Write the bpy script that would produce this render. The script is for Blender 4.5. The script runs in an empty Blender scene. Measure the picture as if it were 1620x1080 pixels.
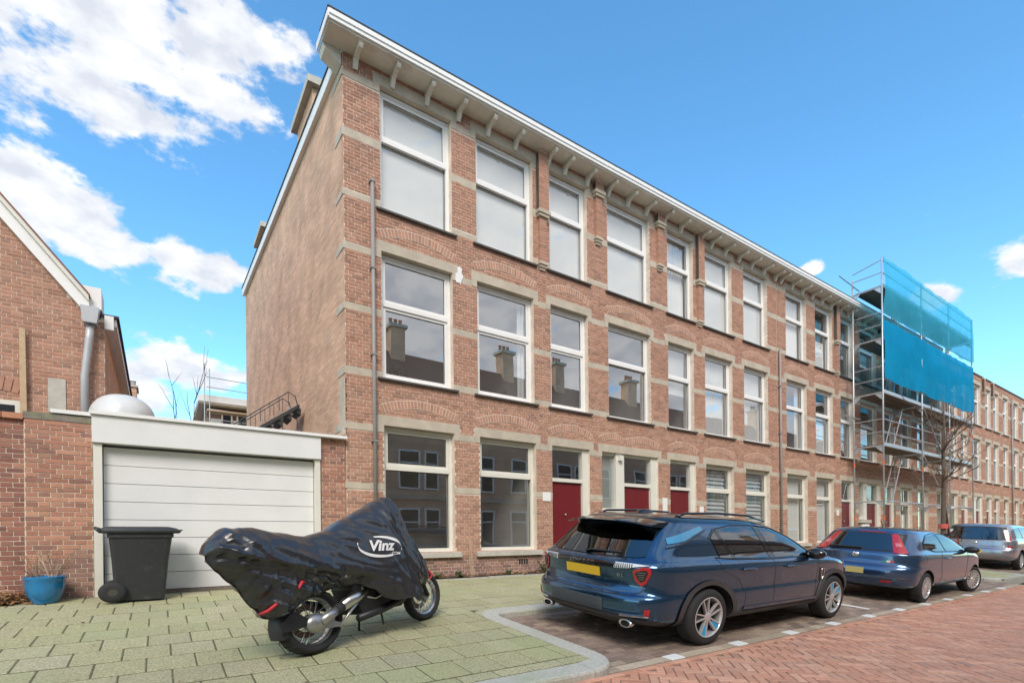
import bpy, bmesh, math, random
from mathutils import Vector, Matrix, Euler, noise as mnoise
from mathutils.bvhtree import BVHTree

sc = bpy.context.scene
COL = sc.collection
R = math.radians

# ---------------------------------------------------------------- camera
cam_d = bpy.data.cameras.new('camera')
cam = bpy.data.objects.new('camera', cam_d)
COL.objects.link(cam)
cam_d.sensor_width = 36.0
cam_d.lens = 820.0 / 1620.0 * 36.0
cam_d.shift_y = 313.0 / 1620.0
cam_d.clip_start = 0.05
cam_d.clip_end = 3000
cam.matrix_world = (Matrix.Translation((0, 0, 0.80)) @ Matrix.Rotation(R(-34.35), 4, 'Z')
                    @ Matrix.Rotation(R(90), 4, 'X') @ Matrix.Rotation(-0.0105, 4, 'Z'))
sc.camera = cam

# ---------------------------------------------------------------- light and sky
SUN_EL, SUN_AZ = 44.0, 238.0        # azimuth measured counter-clockwise from +X
world = bpy.data.worlds.new('World')
sc.world = world
world.use_nodes = True


def sky_world():
    nt = world.node_tree
    nt.nodes.clear()
    N, L = nt.nodes.new, nt.links.new
    out = N('ShaderNodeOutputWorld')
    bg = N('ShaderNodeBackground')
    bg.inputs['Strength'].default_value = 0.12
    sky = N('ShaderNodeTexSky')
    sky.sky_type = 'NISHITA'
    sky.sun_disc = False
    sky.sun_elevation = R(SUN_EL)
    sky.sun_rotation = R(90.0 - SUN_AZ)
    sky.air_density = 1.0
    sky.dust_density = 0.4
    sky.ozone_density = 2.2
    tc = N('ShaderNodeTexCoord')
    nrm = N('ShaderNodeVectorMath'); nrm.operation = 'NORMALIZE'
    L(tc.outputs['Generated'], nrm.inputs[0])
    D = nrm.outputs[0]

    def math_(op, a, b=None, clamp=False):
        n = N('ShaderNodeMath'); n.operation = op; n.use_clamp = clamp
        for i, v in enumerate((a, b)):
            if v is None: continue
            if isinstance(v, (int, float)): n.inputs[i].default_value = v
            else: L(v, n.inputs[i])
        return n.outputs[0]

    def dot(v):
        n = N('ShaderNodeVectorMath'); n.operation = 'DOT_PRODUCT'
        L(D, n.inputs[0]); n.inputs[1].default_value = v
        return n.outputs['Value']
    # fluffy noise: large shapes plus detail
    n1 = N('ShaderNodeTexNoise'); n1.inputs['Scale'].default_value = 13.0
    n1.inputs['Detail'].default_value = 9.0; n1.inputs['Roughness'].default_value = 0.58
    mp = N('ShaderNodeMapping'); mp.inputs['Scale'].default_value = (1, 1, 1.9)
    L(D, mp.inputs[0]); L(mp.outputs[0], n1.inputs['Vector'])
    # clouds: azimuth (deg ccw from +X), elevation, half width, half height in degrees
    clouds = [(94, 38.6, 11, 5.4), (84.5, 40.5, 5.5, 3.0), (104, 37, 8, 6), (92, 33.8, 5, 2.2), (99, 26.2, 7, 3.0), (93.5, 24.4, 4, 1.8), (86.3, 24.2, 5.2, 2.0),
              (87.5, 15.8, 6.5, 2.7), (92, 14.0, 6, 2.2), (9.0, 20.6, 4.2, 2.0), (6.5, 23.0, 3.0, 1.8), (15.6, 19.8, 1.7, 1.0), (25.5, 23.9, 1.1, 0.7),
              (122, 30, 14, 6), (150, 38, 18, 9), (135, 18, 12, 5), (332, 34, 10, 6),
              (185, 30, 22, 9), (212, 46, 22, 11), (240, 28, 24, 10), (262, 52, 24, 12), (286, 33, 22, 10),
              (312, 48, 30, 12), (298, 28, 40, 24), (326, 20, 22, 14), (255, 35, 40, 25), (215, 30, 35, 22), (225, 68, 24, 12), (300, 70, 22, 10), (250, 12, 20, 5), (295, 14, 18, 5), (200, 14, 18, 5)]
    acc = None
    for az, el, w, h in clouds:
        a, e = R(az), R(el)
        c = Vector((math.cos(a) * math.cos(e), math.sin(a) * math.cos(e), math.sin(e)))
        r = Vector((math.sin(a), -math.cos(a), 0))
        u = r.cross(c)
        du = math_('MULTIPLY', dot(tuple(r)), 1 / math.sin(R(w)))
        dv = math_('MULTIPLY', dot(tuple(u)), 1 / math.sin(R(h)))
        rr = math_('ADD', math_('MULTIPLY', du, du), math_('MULTIPLY', dv, dv))
        m = math_('SUBTRACT', 1.0, math_('SQRT', rr))
        front = math_('GREATER_THAN', dot(tuple(c)), 0.0)
        m = math_('SUBTRACT', math_('MULTIPLY', math_('ADD', m, 2.0), front), 2.0)
        acc = m if acc is None else math_('MAXIMUM', acc, m)
    acc = math_('MAXIMUM', acc, -1.0)
    nz = math_('MULTIPLY', math_('SUBTRACT', n1.outputs['Fac'], 0.5), 3.1)
    dens = math_('ADD', math_('MULTIPLY', acc, 1.0), nz)
    mr = N('ShaderNodeMapRange'); mr.interpolation_type = 'SMOOTHSTEP'
    mr.inputs['From Min'].default_value = -0.05
    mr.inputs['From Max'].default_value = 0.42
    L(dens, mr.inputs['Value'])
    # soft grey body inside the clouds, bright rims
    n2 = N('ShaderNodeTexNoise'); n2.inputs['Scale'].default_value = 20.0
    n2.inputs['Detail'].default_value = 6.0
    L(mp.outputs[0], n2.inputs['Vector'])
    cr = N('ShaderNodeValToRGB')
    cr.color_ramp.elements[0].position = 0.34; cr.color_ramp.elements[0].color = (3.95, 4.15, 4.6, 1)
    cr.color_ramp.elements[1].position = 0.60; cr.color_ramp.elements[1].color = (5.5, 5.55, 5.65, 1)
    L(n2.outputs['Fac'], cr.inputs[0])
    hs = N('ShaderNodeHueSaturation'); hs.inputs['Saturation'].default_value = 1.2; hs.inputs['Value'].default_value = 1.86
    hs.inputs['Hue'].default_value = 0.5
    L(sky.outputs[0], hs.inputs['Color'])
    tn = N('ShaderNodeMixRGB'); tn.blend_type = 'MULTIPLY'; tn.inputs[0].default_value = 1.0; tn.inputs[2].default_value = (0.82, 0.985, 0.90, 1)
    L(hs.outputs[0], tn.inputs[1])
    mx = N('ShaderNodeMixRGB')
    L(math_('MULTIPLY', mr.outputs[0], 0.97), mx.inputs[0]); L(tn.outputs[0], mx.inputs[1]); L(cr.outputs[0], mx.inputs[2])
    L(mx.outputs[0], bg.inputs['Color']); L(bg.outputs[0], out.inputs[0])


sky_world()
sun_d = bpy.data.lights.new('sun', 'SUN')
sun_d.energy = 1.8
sun_d.angle = R(26)
sun_d.color = (1.0, 0.93, 0.85)
sun = bpy.data.objects.new('sun', sun_d)
COL.objects.link(sun)
_sd = Vector((math.cos(R(SUN_AZ)) * math.cos(R(SUN_EL)), math.sin(R(SUN_AZ)) * math.cos(R(SUN_EL)), math.sin(R(SUN_EL))))
sun.rotation_euler = _sd.to_track_quat('Z', 'Y').to_euler()
sc.view_settings.view_transform = 'Standard'
sc.view_settings.look = 'None'
sc.view_settings.gamma = 1.0
sc.view_settings.exposure = 0.70
sc.render.engine = 'CYCLES'
sc.cycles.use_denoising = True
sc.cycles.max_bounces = 8
sc.cycles.transparent_max_bounces = 16
sc.cycles.caustics_reflective = False
sc.cycles.caustics_refractive = False
sc.cycles.sample_clamp_indirect = 6.0


# ---------------------------------------------------------------- mesh helpers
class MB:
    def __init__(s): s.v, s.f, s.m = [], [], []

    def face(s, pts, mi=0):
        b = len(s.v); s.v += [tuple(p) for p in pts]; s.f.append(tuple(range(b, b + len(pts)))); s.m.append(mi)

    def box(s, x0, x1, y0, y1, z0, z1, mi=0, skip=''):
        b = len(s.v)
        s.v += [(x0, y0, z0), (x1, y0, z0), (x1, y1, z0), (x0, y1, z0), (x0, y0, z1), (x1, y0, z1), (x1, y1, z1), (x0, y1, z1)]
        F = {'b': (0, 3, 2, 1), 't': (4, 5, 6, 7), 'f': (0, 1, 5, 4), 'k': (2, 3, 7, 6), 'l': (3, 0, 4, 7), 'r': (1, 2, 6, 5)}
        for k, q in F.items():
            if k not in skip:
                s.f.append(tuple(b + i for i in q)); s.m.append(mi)

    def ring(s, x0, x1, z0, z1, w, y0, y1, mi=0, wb=None, wt=None):
        wb = w if wb is None else wb; wt = w if wt is None else wt
        s.box(x0, x0 + w, y0, y1, z0, z1, mi); s.box(x1 - w, x1, y0, y1, z0, z1, mi)
        s.box(x0 + w, x1 - w, y0, y1, z0, z0 + wb, mi, 'lr'); s.box(x0 + w, x1 - w, y0, y1, z1 - wt, z1, mi, 'lr')

    def prism(s, poly, axis, a, b, mi=0):
        """poly: 2d points; extruded along axis from a to b"""
        def P(p, t):
            return (t, p[0], p[1]) if axis == 'x' else (p[0], t, p[1]) if axis == 'y' else (p[0], p[1], t)
        n = len(poly); o = len(s.v)
        s.v += [P(p, a) for p in poly] + [P(p, b) for p in poly]
        s.f.append(tuple(o + i for i in range(n))[::-1]); s.m.append(mi)
        s.f.append(tuple(o + n + i for i in range(n))); s.m.append(mi)
        for i in range(n):
            j = (i + 1) % n
            s.f.append((o + i, o + j, o + n + j, o + n + i)); s.m.append(mi)

    def tube(s, pts, r, n=8, mi=0, cap=True):
        pts = [Vector(p) for p in pts]
        rs = r if isinstance(r, (list, tuple)) else [r] * len(pts)
        o = len(s.v); up = Vector((0.0, 0.0, 1.0)); prev = None
        for i, p in enumerate(pts):
            t = (pts[min(i + 1, len(pts) - 1)] - pts[max(i - 1, 0)]).normalized()
            if prev is None:
                ref = up if abs(t.dot(up)) < 0.95 else Vector((1, 0, 0))
                a = t.cross(ref).normalized()
            else:
                a = (prev - t * prev.dot(t))
                a = a.normalized() if a.length > 1e-6 else t.orthogonal().normalized()
            prev = a; b = t.cross(a)
            for k in range(n):
                q = p + (a * math.cos(2 * math.pi * k / n) + b * math.sin(2 * math.pi * k / n)) * rs[i]
                s.v.append(tuple(q))
        for i in range(len(pts) - 1):
            for k in range(n):
                k2 = (k + 1) % n
                s.f.append((o + i * n + k, o + i * n + k2, o + (i + 1) * n + k2, o + (i + 1) * n + k)); s.m.append(mi)
        if cap:
            s.f.append(tuple(o + k for k in range(n))[::-1]); s.m.append(mi)
            e = o + (len(pts) - 1) * n
            s.f.append(tuple(e + k for k in range(n))); s.m.append(mi)

    def lathe(s, prof, n=24, axis='z', c=(0, 0, 0), mi=0, sx=1.0, sy=1.0, sz=1.0):
        """prof: (radius, height) pairs, open profile"""
        o = len(s.v); m = len(prof)
        for k in range(n):
            a = 2 * math.pi * k / n
            for r, h in prof:
                if axis == 'z': q = (r * math.cos(a), r * math.sin(a), h)
                elif axis == 'y': q = (r * math.cos(a), h, r * math.sin(a))
                else: q = (h, r * math.cos(a), r * math.sin(a))
                s.v.append((c[0] + q[0] * sx, c[1] + q[1] * sy, c[2] + q[2] * sz))
        for k in range(n):
            k2 = (k + 1) % n
            for i in range(m - 1):
                s.f.append((o + k * m + i, o + k2 * m + i, o + k2 * m + i + 1, o + k * m + i + 1)); s.m.append(mi)

    def grid(s, P, mi=0, closeu=False):
        """P: rows of points"""
        o = len(s.v); n = len(P[0])
        for row in P: s.v += [tuple(p) for p in row]
        for i in range(len(P) - 1):
            for j in range(n if closeu else n - 1):
                j2 = (j + 1) % n
                s.f.append((o + i * n + j, o + i * n + j2, o + (i + 1) * n + j2, o + (i + 1) * n + j)); s.m.append(mi)

    def mesh(s, name, mats, org=(0, 0, 0), smooth=False):
        me = bpy.data.meshes.new(name)
        ox, oy, oz = org
        me.from_pydata([(a - ox, b - oy, c - oz) for a, b, c in s.v], [], s.f)
        for m in (mats if isinstance(mats, (list, tuple)) else [mats]): me.materials.append(m)
        if isinstance(mats, (list, tuple)) and len(mats) > 1: me.polygons.foreach_set('material_index', s.m)
        if smooth: me.polygons.foreach_set('use_smooth', [True] * len(me.polygons))
        me.update()
        return me

    def build(s, name, mats, parent=None, org=None, smooth=False, sharp=None, fix=False):
        if org is None: org = wloc(parent) if parent is not None else (0, 0, 0)
        me = s.mesh(name, mats, org, smooth)
        if fix or sharp:
            bm = bmesh.new(); bm.from_mesh(me)
            if fix:
                bmesh.ops.remove_doubles(bm, verts=bm.verts, dist=1e-5)
                bmesh.ops.recalc_face_normals(bm, faces=bm.faces)
            if sharp:
                for e in bm.edges:
                    if len(e.link_faces) == 2 and e.calc_face_angle(0) > R(sharp): e.smooth = False
            bm.to_mesh(me); bm.free()
        return link(name, me, parent)


def wloc(o):
    p = Vector((0, 0, 0))
    while o is not None:
        p += Vector(o.get('_l', (0, 0, 0))); o = o.parent
    return tuple(p)


def link(name, me, parent=None, loc=None, rot=None):
    o = bpy.data.objects.new(name, me)
    COL.objects.link(o)
    if parent is not None: o.parent = parent
    if loc is not None: o.location = loc
    if rot is not None: o.rotation_euler = rot
    return o


def tag(o, label=None, cat=None, group=None, kind=None):
    if label: o['label'] = label
    if cat: o['category'] = cat
    if group: o['group'] = group
    if kind: o['kind'] = kind
    return o


def thing(name, label, cat, loc=(0, 0, 0), group=None):
    o = bpy.data.objects.new(name, None)
    COL.objects.link(o)
    o.location = loc; o['_l'] = loc
    o.empty_display_size = 0.2
    return tag(o, label, cat, group)


def finish_private():
    for o in bpy.data.objects:
        if '_l' in o: del o['_l']


# ---------------------------------------------------------------- materials
MATS = {}


def mat(name, col, rough=0.7, metal=0.0, var=0.0, vscale=6.0, piece=None, pvar=0.0, alt=None, altn=None, bump=0.0, bscale=40.0,
        coat=0.0, spec=0.5, stain=None, stretch=None):
    """col: base colour; var: noise variation; piece: 'island' or 'object' random per piece; alt: second piece colour;
    stain: (colour, scale, threshold) patches with a shape of their own"""
    if name in MATS: return MATS[name]
    m = bpy.data.materials.new(name); m.use_nodes = True
    nt = m.node_tree; b = nt.nodes['Principled BSDF']; N, L = nt.nodes.new, nt.links.new
    b.inputs['Roughness'].default_value = rough
    b.inputs['Metallic'].default_value = metal
    b.inputs['Specular IOR Level'].default_value = spec
    b.inputs['Coat Weight'].default_value = coat
    b.inputs['Coat Roughness'].default_value = 0.03
    b.inputs['Base Color'].default_value = (*col, 1)
    geo = N('ShaderNodeNewGeometry')
    pos = geo.outputs['Position']
    if stretch:
        mp = N('ShaderNodeMapping'); mp.inputs['Scale'].default_value = stretch
        L(pos, mp.inputs[0]); pos = mp.outputs[0]
    cur = None

    def mixc(fac, a, bb, mode='MIX'):
        n = N('ShaderNodeMixRGB'); n.blend_type = mode
        for i, v in ((0, fac), (1, a), (2, bb)):
            if isinstance(v, (int, float)): n.inputs[i].default_value = v
            elif isinstance(v, (tuple, list)): n.inputs[i].default_value = (*v[:3], 1)
            else: L(v, n.inputs[i])
        return n.outputs[0]
    cur = col
    if piece:
        rnd = geo.outputs['Random Per Island'] if piece == 'island' else N('ShaderNodeObjectInfo').outputs['Random']
        wn = N('ShaderNodeTexWhiteNoise'); wn.noise_dimensions = '1D'; L(rnd, wn.inputs['W'])
        if alt:
            ramp = N('ShaderNodeValToRGB'); els = ramp.color_ramp.elements
            cols = [col] + list(alt)
            els[0].color = (*cols[0], 1); els[1].color = (*cols[-1], 1); els[1].position = 1.0
            for i, c in enumerate(cols[1:-1]):
                e = els.new((i + 1) / (len(cols) - 1)); e.color = (*c, 1)
            L(wn.outputs['Value'], ramp.inputs[0]); cur = ramp.outputs[0]
        wn2 = N('ShaderNodeTexWhiteNoise'); wn2.noise_dimensions = '1D'
        ad = N('ShaderNodeMath'); ad.operation = 'ADD'; ad.inputs[1].default_value = 7.31; L(rnd, ad.inputs[0]); L(ad.outputs[0], wn2.inputs['W'])
        mr = N('ShaderNodeMapRange'); mr.inputs['To Min'].default_value = 1 - pvar; mr.inputs['To Max'].default_value = 1 + pvar
        L(wn2.outputs['Value'], mr.inputs[0])
        cur = mixc(1.0, cur, mr.outputs[0], 'MULTIPLY')
    if var:
        nz = N('ShaderNodeTexNoise'); nz.inputs['Scale'].default_value = vscale; nz.inputs['Detail'].default_value = 6; nz.inputs['Roughness'].default_value = 0.62
        L(pos, nz.inputs['Vector'])
        mr = N('ShaderNodeMapRange'); mr.inputs['From Min'].default_value = 0.28; mr.inputs['From Max'].default_value = 0.72
        mr.inputs['To Min'].default_value = 1 - var; mr.inputs['To Max'].default_value = 1 + var
        L(nz.outputs[0], mr.inputs[0])
        cur = mixc(1.0, cur, mr.outputs[0], 'MULTIPLY')
    for st in ([stain] if stain and not isinstance(stain, list) else (stain or [])):
        nz = N('ShaderNodeTexNoise'); nz.inputs['Scale'].default_value = st[1]; nz.inputs['Detail'].default_value = 7; nz.inputs['Roughness'].default_value = 0.66
        L(pos, nz.inputs['Vector'])
        mr = N('ShaderNodeMapRange'); mr.inputs['From Min'].default_value = st[2]; mr.inputs['From Max'].default_value = st[2] + st[3]
        mr.inputs['To Max'].default_value = st[4]
        L(nz.outputs[0], mr.inputs[0])
        cur = mixc(mr.outputs[0], cur, st[0])
    if not isinstance(cur, tuple): L(cur, b.inputs['Base Color'])
    if bump:
        nz = N('ShaderNodeTexNoise'); nz.inputs['Scale'].default_value = bscale; nz.inputs['Detail'].default_value = 5
        L(pos, nz.inputs['Vector'])
        bp = N('ShaderNodeBump'); bp.inputs['Strength'].default_value = bump; bp.inputs['Distance'].default_value = 0.01
        L(nz.outputs[0], bp.inputs['Height']); L(bp.outputs[0], b.inputs['Normal'])
    MATS[name] = m
    return m


def glass_mat(name, ior=1.9, tint=(0.95, 0.97, 0.96), wav=0.0015):
    if name in MATS: return MATS[name]
    m = bpy.data.materials.new(name); m.use_nodes = True
    nt = m.node_tree; nt.nodes.clear(); N, L = nt.nodes.new, nt.links.new
    out = N('ShaderNodeOutputMaterial'); mx = N('ShaderNodeMixShader')
    fr = N('ShaderNodeFresnel')
    g0 = N('ShaderNodeNewGeometry'); mrr = N('ShaderNodeMapRange')          # thin pane: same reflectance from both sides
    mrr.inputs['To Min'].default_value = ior; mrr.inputs['To Max'].default_value = 1.0 / ior
    L(g0.outputs['Backfacing'], mrr.inputs['Value']); L(mrr.outputs[0], fr.inputs[0])
    tr = N('ShaderNodeBsdfTransparent'); tr.inputs[0].default_value = (*tint, 1)
    gl = N('ShaderNodeBsdfGlossy'); gl.inputs['Roughness'].default_value = 0.0; gl.inputs[0].default_value = (0.97, 0.98, 1, 1)
    if wav:
        geo = N('ShaderNodeNewGeometry'); nz = N('ShaderNodeTexNoise'); nz.inputs['Scale'].default_value = 1.3; nz.inputs['Detail'].default_value = 0
        L(geo.outputs['Position'], nz.inputs['Vector'])
        bp = N('ShaderNodeBump'); bp.inputs['Strength'].default_value = 1.0; bp.inputs['Distance'].default_value = wav
        L(nz.outputs[0], bp.inputs['Height']); L(bp.outputs[0], gl.inputs['Normal'])
    L(fr.outputs[0], mx.inputs[0]); L(tr.outputs[0], mx.inputs[1]); L(gl.outputs[0], mx.inputs[2]); L(mx.outputs[0], out.inputs[0])
    MATS[name] = m
    return m


BRK = [(0.49, 0.265, 0.18), (0.45, 0.235, 0.16), (0.53, 0.30, 0.21), (0.47, 0.25, 0.17), (0.51, 0.28, 0.19), (0.36, 0.20, 0.145), (0.49, 0.27, 0.185)]


def brickmats(tag_, cols, pv=0.13):
    return [mat('brick_%s_%s' % (tag_, p), cols[0], 0.85, piece=p, pvar=pv, alt=cols[1:], var=0.12, vscale=9, bump=0.25, bscale=60,
                stain=[((0.20, 0.13, 0.11), 0.55, 0.57, 0.22, 0.45), ((0.60, 0.46, 0.37), 1.7, 0.59, 0.18, 0.35)]) for p in ('object', 'island')]


FACADE_B = brickmats('facade', BRK, 0.09)
WALL_B = brickmats('wall', [(0.47, 0.235, 0.155), (0.42, 0.19, 0.13), (0.53, 0.285, 0.19), (0.28, 0.14, 0.115), (0.48, 0.24, 0.16), (0.36, 0.16, 0.115)], 0.13)
OLD_B = brickmats('old_wall', [(0.36, 0.155, 0.11), (0.28, 0.12, 0.095), (0.42, 0.20, 0.14), (0.22, 0.105, 0.09), (0.34, 0.145, 0.105)], 0.15)
PLINTH_B = brickmats('plinth', [(0.36, 0.20, 0.16), (0.29, 0.165, 0.14), (0.42, 0.25, 0.19), (0.25, 0.15, 0.13), (0.38, 0.21, 0.155)], 0.16)
MORTAR = mat('mortar', (0.74, 0.63, 0.53), 0.95, var=0.18, vscale=5, bump=0.3, bscale=80)
STONE = mat('band_stone', (0.53, 0.465, 0.37), 0.85, var=0.16, vscale=3.5, bump=0.15, bscale=70, stain=((0.72, 0.68, 0.62), 1.3, 0.60, 0.12, 0.5))
CONC = mat('concrete', (0.52, 0.49, 0.43), 0.88, var=0.15, vscale=6, bump=0.2, bscale=80)
WHITE = mat('white_paint', (0.87, 0.865, 0.85), 0.45, var=0.03, vscale=3)
CREAM = mat('cream_paint', (0.76, 0.74, 0.66), 0.5, var=0.05, vscale=3)
SOFFIT = mat('soffit_paint', (0.70, 0.665, 0.59), 0.6, var=0.12, vscale=2.5, stain=((0.42, 0.35, 0.27), 1.2, 0.56, 0.15, 0.6))
DARKSILL = mat('dark_sill', (0.10, 0.095, 0.09), 0.6, var=0.3, vscale=8)
RED = mat('red_door_paint', (0.165, 0.012, 0.016), 0.42, var=0.06, vscale=2)
GREYPIPE = mat('grey_pipe', (0.30, 0.28, 0.27), 0.5, var=0.08)
ZINC = mat('zinc', (0.48, 0.50, 0.52), 0.45, var=0.06, metal=0.2)
BLACK = mat('black_plastic', (0.02, 0.02, 0.022), 0.5)
RUBBER = mat('rubber', (0.025, 0.025, 0.026), 0.8, var=0.2, vscale=30)
INTERIOR = mat('interior_plaster', (0.74, 0.71, 0.66), 0.9)
CURTAIN_OR_SKY = mat('curtain_or_sky_sheet', (0.82, 0.82, 0.80), 0.9)
BLINDS = mat('blinds', (0.66, 0.70, 0.72), 0.8)
ROOF = mat('roofing', (0.05, 0.05, 0.05), 0.9)
GLASS = glass_mat('window_glass', 3.2)
GLASS_MIR = glass_mat('reflective_glass', 4.2, (0.97, 0.985, 0.985))
GLASS_UP = glass_mat('coated_glass', 2.6, (0.97, 0.985, 0.985))
CHROME = mat('chrome', (0.75, 0.75, 0.76), 0.15, metal=1.0)
ALU = mat('aluminium', (0.60, 0.61, 0.62), 0.35, metal=1.0)
WOOD = mat('pale_wood', (0.55, 0.40, 0.25), 0.7, var=0.15, vscale=12)
# ================================================================ GROUND
SLP = 0.085
def zpav(y): return 0.005 - SLP * (10.0 - y)
def zbay(y): return -0.60 + 0.087 * (y - 3.9)
ZROAD = -0.60
rng = random.Random(7)

PAVER_COLS = [(0.40, 0.37, 0.225), (0.375, 0.355, 0.20), (0.415, 0.385, 0.245), (0.385, 0.37, 0.20), (0.375, 0.35, 0.225)]
PAVERM = [mat('paver_' + p, PAVER_COLS[0], 0.9, piece=p, pvar=0.06, alt=PAVER_COLS[1:], var=0.55, vscale=55, bump=0.45, bscale=150,
              stain=[((0.36, 0.42, 0.20), 0.9, 0.48, 0.2, 0.45), ((0.22, 0.21, 0.18), 2.4, 0.62, 0.12, 0.35)]) for p in ('object', 'island')]
JOINT = mat('mossy_joint', (0.12, 0.115, 0.06), 0.95, var=0.5, vscale=12, bump=0.3, bscale=60)
BAYM = [mat('bay_brick_' + p, (0.27, 0.205, 0.155), 0.85, piece=p, pvar=0.24, alt=[(0.21, 0.15, 0.12), (0.33, 0.255, 0.19), (0.24, 0.165, 0.14)], var=0.2, vscale=25, bump=0.3, bscale=90) for p in ('object', 'island')]
ROADM = [mat('road_brick_' + p, (0.60, 0.30, 0.19), 0.82, piece=p, pvar=0.12, alt=[(0.55, 0.255, 0.16), (0.65, 0.355, 0.235), (0.59, 0.285, 0.18), (0.50, 0.27, 0.19)], var=0.15, vscale=18, bump=0.3, bscale=90,
             stain=[((0.42, 0.28, 0.20), 0.6, 0.54, 0.2, 0.5), ((0.62, 0.39, 0.27), 0.35, 0.56, 0.2, 0.3)]) for p in ('object', 'island')]
SANDJ = mat('sand_joint', (0.24, 0.175, 0.135), 0.95, var=0.3, vscale=20)
TANB = mat('tan_edge_brick', (0.42, 0.34, 0.25), 0.85, piece='object', pvar=0.2, var=0.2, vscale=20)
KERB = mat('kerb_stone', (0.47, 0.46, 0.40), 0.85, piece='object', pvar=0.06, var=0.22, vscale=35, bump=0.35, bscale=130,
           stain=((0.30, 0.34, 0.18), 1.1, 0.50, 0.2, 0.5))
MARK = mat('white_marker', (0.78, 0.78, 0.75), 0.7, var=0.08, vscale=20)

b = MB(); b.face([(-400, -400, -0.80), (600, -400, -0.80), (600, 500, -0.80), (-400, 500, -0.80)])
tag(b.build('ground', mat('bare_ground', (0.16, 0.14, 0.11), 0.95, var=0.3, vscale=1)), kind='structure')
b = MB(); b.face([(-40, 9.9, 0.0), (200, 9.9, 0.0), (200, 90, 0.0), (-40, 90, 0.0)])
tag(b.build('yard_ground', mat('yard', (0.18, 0.16, 0.13), 0.95, var=0.3, vscale=1)), kind='structure')

BO0, BO1 = 19.75, 22.75         # kerb bump-out with the tree
YB = 6.55                       # back of the parking bay


def near_split(pieces, n=300):
    pieces.sort(key=lambda p: math.dist((p[0], p[1]), (0, 0)))
    return pieces[:n], pieces[n:]


# ---- road
road = MB(); road.face([(-60, -4.2, ZROAD - 0.012), (260, -4.2, ZROAD - 0.012), (260, 3.92, ZROAD - 0.012), (-60, 3.92, ZROAD - 0.012)])
ROADFAR = mat('road_far', (0.59, 0.31, 0.20), 0.85, var=0.2, vscale=5, bump=0.4, bscale=30, stain=((0.36, 0.24, 0.18), 0.6, 0.54, 0.2, 0.5))
road_o = tag(road.build('road', SANDJ), kind='structure')
far = MB(); far.face([(24, -4.2, ZROAD - 0.004), (260, -4.2, ZROAD - 0.004), (260, 3.90, ZROAD - 0.004), (24, 3.90, ZROAD - 0.004)])
tag(far.build('road_surface', ROADFAR, road_o), kind='structure')
W_ = 0.094
hb = []
ca = math.cos(R(45))
for i in range(-60, 330):
    for j in range(-240, 120):
        k = (i - j) % 6
        if k == 0: cx, cy, rot = (i + 1.5) * W_, (j + 0.5) * W_, 0
        elif k == 5: cx, cy, rot = (i + 0.5) * W_, (j + 1.5) * W_, 90
        else: continue
        X, Y = (cx - cy) * ca, (cx + cy) * ca
        if not (2.2 < X < 24 and -1.0 < Y < 3.76): continue
        if Y < 0.42 * X - 4.5 - 1.0 and X < 9: continue
        if X > 9 and Y < 0.05 * X - 1: continue
        hb.append((X, Y, rot + 45))
nearb, farb = near_split([h for h in hb if h[0] * 0.565 + h[1] * 0.825 > 4.0 or True])


def visible(X, Y, Z=-0.5, pad=30):
    dep = X * math.cos(R(55.65)) + Y * math.sin(R(55.65))
    if dep < 0.3: return False
    u = 810 + (X * math.sin(R(55.65)) - Y * math.cos(R(55.65))) / dep * 820
    v = 853 - (Z - 0.8) / dep * 820
    return -pad < u < 1620 + pad and -pad < v < 1080 + pad


vis = [h for h in hb if visible(h[0], h[1], ZROAD)]
nearb, _ = near_split(vis)
nset = set(nearb)


def brick_mesh(name, L, W, T, m, ch=0.006):
    b = MB()
    x, y = L / 2, W / 2
    b.grid([[(-x, -y, -T), (x, -y, -T), (x, y, -T), (-x, y, -T)], [(-x, -y, -ch), (x, -y, -ch), (x, y, -ch), (-x, y, -ch)],
            [(-x + ch, -y + ch, 0), (x - ch, -y + ch, 0), (x - ch, y - ch, 0), (-x + ch, y - ch, 0)]], closeu=True)
    o = len(b.v) - 4; b.f.append((o, o + 1, o + 2, o + 3)); b.m.append(0)
    return b.mesh(name, m)


def add_piece(mb, L, W, T, cx, cy, cz, rot, tilt=0.0, ch=0.006):
    x, y = L / 2, W / 2; c, s = math.cos(rot), math.sin(rot)
    rows = []
    for (ax, ay, az) in ((x, y, -T), (x, y, -ch), (x - ch, y - ch, 0)):
        row = []
        for sx, sy in ((-1, -1), (1, -1), (1, 1), (-1, 1)):
            px, py = sx * ax, sy * ay
            wx, wy = px * c - py * s, px * s + py * c
            row.append((cx + wx, cy + wy, cz + az + wy * tilt))
        rows.append(row)
    mb.grid(rows, closeu=True)
    o = len(mb.v) - 4; mb.f.append((o, o + 1, o + 2, o + 3)); mb.m.append(0)


rb = brick_mesh('road_brick', 3 * W_ - 0.008, W_ - 0.008, 0.03, ROADM[0])
for (X, Y, rt) in nearb:
    link('brick', rb, road_o, (X, Y, ZROAD + rng.uniform(-.002, .003)), (rng.uniform(-.008, .008), rng.uniform(-.008, .008), R(rt) + rng.uniform(-.015, .015)))
mb = MB()
for h in hb:
    if h in nset: continue
    add_piece(mb, 3 * W_ - 0.008, W_ - 0.008, 0.03, h[0], h[1], ZROAD + rng.uniform(-.002, .002), R(h[2]) + rng.uniform(-.015, .015))
tag(mb.build('brick_paving', ROADM[1], road_o), kind='stuff')
# edge row of the road (soldier bricks along the bay)
eb = brick_mesh('edge_brick', 0.255, 0.092, 0.03, ROADM[0])
for i in range(78):
    link('brick', eb, road_o, (3.3 + i * 0.262, 3.79, ZROAD + .007 + rng.uniform(-.001, .002)), (0, 0, rng.uniform(-.01, .01)))

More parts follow.
